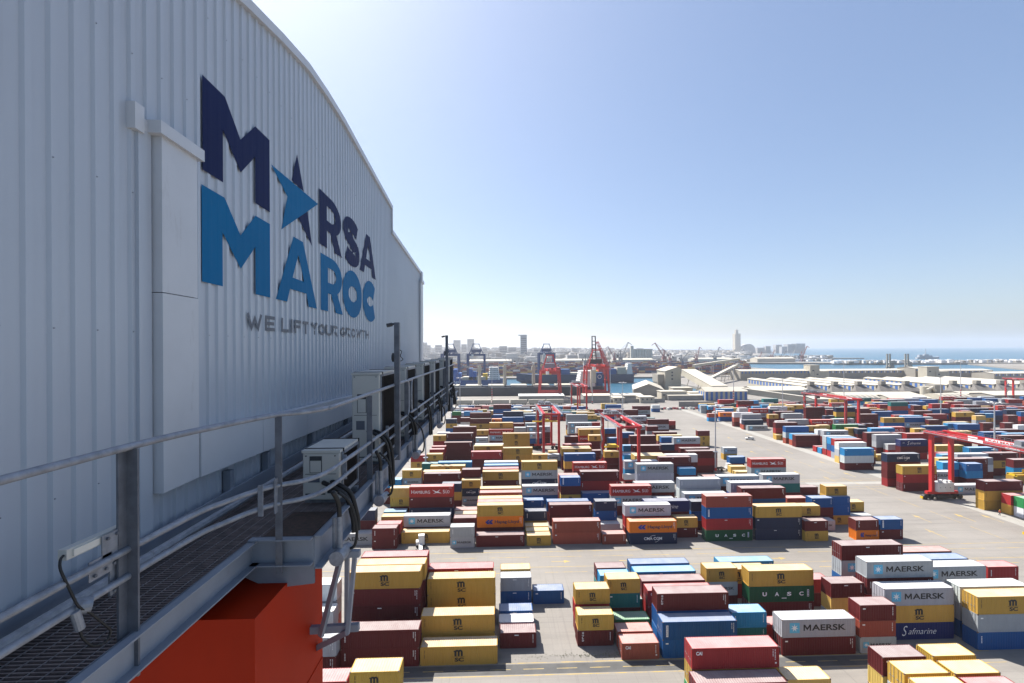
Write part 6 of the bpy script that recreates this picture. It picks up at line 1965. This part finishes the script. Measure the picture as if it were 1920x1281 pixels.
for i, (u, vt, Yd, m, jb, an, lab) in enumerate(((1164, 642, 1150, M_LG, 1, 66, 'grey harbour crane left of the grain silos'), (1153, 650, 1180, M_LC, -1, 62, 'small red harbour crane beside the grey one, left of the silos'), (1246, 643, 1150, M_LC, -1, 58, 'red harbour crane right of the grain silos'), (1257, 655, 1200, M_LC, -1, 52, 'second red harbour crane right of the silos'),
        (1278, 658, 1150, M_LG, 1, 50, 'dark harbour crane with low jib above the gallery tower'), (1306, 651, 1200, M_LC, 1, 78, 'red harbour crane with steep jib in the centre'), (1341, 651, 1250, M_LG, 1, 72, 'grey harbour crane left of the minaret'), (1381, 655, 1200, M_LW, 1, 60, 'pale harbour crane at the foot of the minaret'),
        (1424, 660, 1350, M_LC, 1, 75, 'red harbour crane right of the minaret'), (1446, 657, 1350, M_LC, 1, 70, 'red harbour crane before the slab blocks'), (1466, 658, 1400, M_LG, 1, 60, 'grey crane of the distant right group'), (1482, 657, 1400, M_LW, 1, 58, 'pale crane of the distant right group'), (1504, 649, 1350, M_LC, 1, 66, 'rightmost red harbour crane at the shoreline'),
        (1098, 652, 1000, M_LG, 1, 65, 'dark crane between the two red quay cranes'), (970, 660, 1000, M_LW, 1, 55, 'pale low crane before the tall curved tower'), (955, 664, 980, M_LW, -1, 55, 'pale low crane left of the tall curved tower'))):
    h = Zv(vt, Yd, u); s = h/(19+34*math.sin(R(an))); luff(X(u, Yd), Yd, s, m, lab, jb, an)
for u, lab in ((1666, 'tall pale loading tower left of the naval ship'), (1700, 'tall pale loading tower beside the naval ship')):
    y = 900; t = thing('loading_tower', lab, 'tower', (X(u, y), y, 0)); mb = MB(); z = Zv(664, y, u)
    for a in (-3, 3): mb.box(a-1.2, -1, 0, a+1.2, 1, z)
    for k in range(8): mb.box(-3, -.5, 6+k*z/9, 3, .5, 7+k*z/9)
    mb.build('tower_frame', M_SHEDW, t); mb = MB(); mb.tube([(6, -3, 7), (6, 3, 7)], 4, 12); mb.box(-6, -2, 4, 12, 2, 6); mb.build('drum', M_SHEDW, t)

# ---------------------------------------------------------------- city skyline
def tower(u0, u1, vt, Yd, label, m=None, cap=None, name='tower_block'):
    xa, xb = X(u0, Yd), X(u1, Yd); z = Zv(vt, Yd, (u0+u1)/2); t = thing(name, label, 'building', (xa, Yd, 0)); L = xb-xa
    mb = MB(); mb.box(0, 0, -4, L, L*.8, z); mb.build('wall', m or M_CITY, t)
    mb = MB(); nf = max(3, int(z/9)); 
    for k in range(nf): mb.box(L*.06, -.8, 4+k*(z-8)/nf, L*.94, -.003, 4+k*(z-8)/nf+(z/nf)*.35)
    mb.build('window_bands', M_WIN, t)
    if cap: mb = MB(); mb.poly([(-L*.35, -1, z+2), (L*1.0, -1, z-2), (L*1.0, L*.8, z-2), (-L*.35, L*.8, z+2)]); mb.poly([(-L*.35, -1, z+5), (-L*.35, L*.8, z+5), (L*1.0, L*.8, z+5), (L*1.0, -1, z+5)]); mb.quad((-L*.35, -1, z+2), (-L*.35, -1, z+5), (L, -1, z+5), (L, -1, z-2)); mb.build('roof_canopy', m or M_CITY, t)
for a in ((789, 800, 642, 2700, 'slender pale tower block at the wall end'), (801, 807, 647, 2700, 'narrow tower right of the first slender block'), (815.5, 828, 646.5, 2500, 'pale slab tower left of the near blue crane'), (850, 863, 637.5, 3000, 'pale square tower between the two blue cranes'), (865, 875, 645.5, 2700, 'shorter tower beside the pale square one'),
          (876, 889, 635.5, 3000, 'tall twin tower behind the second blue crane'), (936, 951, 649, 2300, 'wide office block left of the tall curved tower'), (953, 968, 651, 2300, 'office block touching the curved tower'), (1072, 1083, 653, 2600, 'small block between the red quay cranes'), (1000, 1010, 654, 2600, 'low block right of the curved tower'), (905, 914, 652, 2800, 'small tower right of the second blue crane'),
          (1436, 1445, 649, 3300, 'slab block right of the domed building'), (1455, 1466, 646.5, 3300, 'tall slab block on the far shore'), (1466, 1476, 650, 3200, 'lower slab block on the far shore'), (1477, 1492, 645.5, 3300, 'wide stepped block on the far shore'), (1493, 1510, 644, 3300, 'rightmost wide block on the far shore'), (1420, 1434, 652, 3300, 'low block right of the domed building')): tower(*a)
tower(976, 988, 630, 1900, 'tall dark tower with overhanging curved roof, highest on the left skyline', mat('tower_glass', (.16, .20, .25), .4), True)
y = 3300; t = thing('minaret', 'tall square minaret rising above the shoreline', 'minaret', (X(1381, y), y, 0)); k = y/820
mb = MB(); mb.box(-5.2*k, -5*k, 0, 5.2*k, 5*k, Zv(625.5, y, 1381)); mb.build('shaft', M_CREAM, t); mb = MB(); mb.box(-2.3*k, -2.3*k, Zv(625.5, y, 1381), 2.3*k, 2.3*k, Zv(618.5, y, 1381)); mb.tube([(0, 0, Zv(618.5, y, 1381)), (0, 0, Zv(616.5, y, 1381))], 1.4*k, 10, r2=.3*k); mb.build('lantern', M_CREAM, t)
mb = MB(); mb.box(-9*k, -6*k, 0, 8*k, 0-5.1*k, 30); mb.build('prayer_hall', M_CREAM, t)
y = 3250; t = thing('domed_building', 'broad domed block right of the minaret', 'building', (X(1405, y), y, 0)); k = y/820
mb = MB(); P_ = [(-12*k, 0)]+[(12*k*math.cos(R(180-a*15)), 20+(Zv(645, y, 1405)-20)*math.sin(R(a*15))) for a in range(13)]+[(12*k, 0)]; mb.prism(P_, 0, 60); mb.build('shell', M_CITY, t)
y = 1500; t = thing('grain_silos', 'row of pale grain silos with a taller head house', 'silo', (X(1182, y), y, 0)); k = y/820
for i in range(7):
    mb = MB(); mb.tube([(8*k+i*5.2*k, 0, 0), (8*k+i*5.2*k, 0, Zv(656, y, 1200))], 2.7*k, 14); mb.build('silo', M_ROOFC, t)
mb = MB(); mb.box(0, -3*k, 0, 5*k, 3*k, Zv(648.5, y, 1185)); mb.box(5*k, -2*k, Zv(656, y, 1200), 42*k, 2*k, Zv(654.5, y, 1200)); mb.build('head_house', M_ROOFC, t)
# unnumbered mass of small houses on the hill
rnd = random.Random(21); mb = MB()
for i in range(3400):
    Yd = rnd.uniform(1550, 5000); u = rnd.uniform(780, 1400 if Yd < 3500 else 1440)
    x = X(u, Yd); z0 = cz(x, Yd)
    s = rnd.uniform(10, 34); h = rnd.choice((6, 9, 12, 12, 15, 18, 24, 30))*(1.0 if Yd < 3600 else 1.25)
    if u > 1200: h *= .6
    mb.box(x, Yd, z0-2, x+s*1.3, Yd+s, z0+h, rnd.choice((0, 0, 1, 2)))
    for q in range(int(h/5)): mb.quad((x+1, Yd-.3, z0+2+q*5), (x+s*1.3-1, Yd-.3, z0+2+q*5), (x+s*1.3-1, Yd-.3, z0+3.6+q*5), (x+1, Yd-.3, z0+3.6+q*5), 3)
tag(mb.build('distant_city', [M_CITY, mat('city_white', (.55, .54, .51), .8), mat('city_tan', (.30, .27, .23), .8), flat('faint_windows', (.14, .15, .17), .4)]), 'hazy mass of low white and tan city buildings along the skyline', 'city', kind='stuff')
# container stacks, sheds and small sheds of the far terminal
mb = MB(); rnd = random.Random(22); cols = [flat('far_'+n, c, .7) for n, c in (('maroon', (.14, .03, .03)), ('blue', (.02, .07, .2)), ('grey', (.35, .36, .38)), ('navy', (.03, .05, .10)), ('tan', (.42, .30, .10)), ('rust', (.24, .08, .05)))]
for i in range(2300):
    Yd = rnd.choice(range(772, 1180, 15))+rnd.uniform(0, 1); u = rnd.uniform(800, 1395)
    if 1180 < u < 1235 and Yd < 830: continue
    x = round(X(u, Yd)/12.8)*12.8
    for k in range(rnd.choice((1, 2, 3, 4, 4, 5))): mb.box(x, Yd, k*2.6, x+12.1, Yd+2.4, k*2.6+2.55, rnd.choice((0, 0, 1, 2, 3, 4, 5, 3)))
tag(mb.build('distant_containers', cols), 'mass of stacked containers on the quay across the water', 'shipping containers', kind='stuff')
for i in range(5):
    u = (880, 1042, 1150, 1300, 1420)[i]; y = 1250+i*20; shed(X(u, y), y, 120, 40, 13, 17, ['long white shed behind the second blue crane', 'long white shed between the red quay cranes, far', 'long white shed below the grain silos', 'long white shed left of the minaret, far quay', 'long white shed below the minaret'][i], wall=M_ROOFC)
mb = MB(); rnd = random.Random(23)
for i in range(420):
    u = rnd.uniform(1385, 1960); Yd = rnd.uniform(1190, 1270) if u > 1560 else rnd.uniform(1380, 1440); x = X(u, Yd); s = rnd.uniform(3, 11); mb.box(x, Yd, 1.4, x+s*1.6, Yd+s, 1.4+rnd.uniform(3, 8), rnd.choice((0, 0, 1)))
for i in range(300):
    u = rnd.uniform(1290, 1560); Yd = rnd.uniform(1780, 1950); x = X(u, Yd); s = rnd.uniform(4, 16); mb.box(x, Yd, -3, x+s*2, Yd+s, rnd.uniform(2, 12), rnd.choice((0, 1, 2)))
tag(mb.build('harbour_clutter', [M_PANEL, M_SHEDW, M_LG]), 'low white huts, boats and gear along the breakwater', 'harbour buildings', kind='stuff')

# ---------------------------------------------------------------- air
hz = bpy.data.materials.new('haze'); hz.use_nodes = True; t = hz.node_tree; t.nodes.clear()
out = t.nodes.new('ShaderNodeOutputMaterial'); pv = t.nodes.new('ShaderNodeVolumePrincipled')
pv.inputs['Color'].default_value = (.93, .95, 1.0, 1); pv.inputs['Density'].default_value = .00010; pv.inputs['Anisotropy'].default_value = .5
t.links.new(pv.outputs[0], out.inputs['Volume'])
mb = MB(); mb.box(-13000, -600, -7, 17000, 13500, 260)
o = tag(mb.build('haze', hz), kind='stuff'); o['label'] = 'thin pale sea haze filling the air';
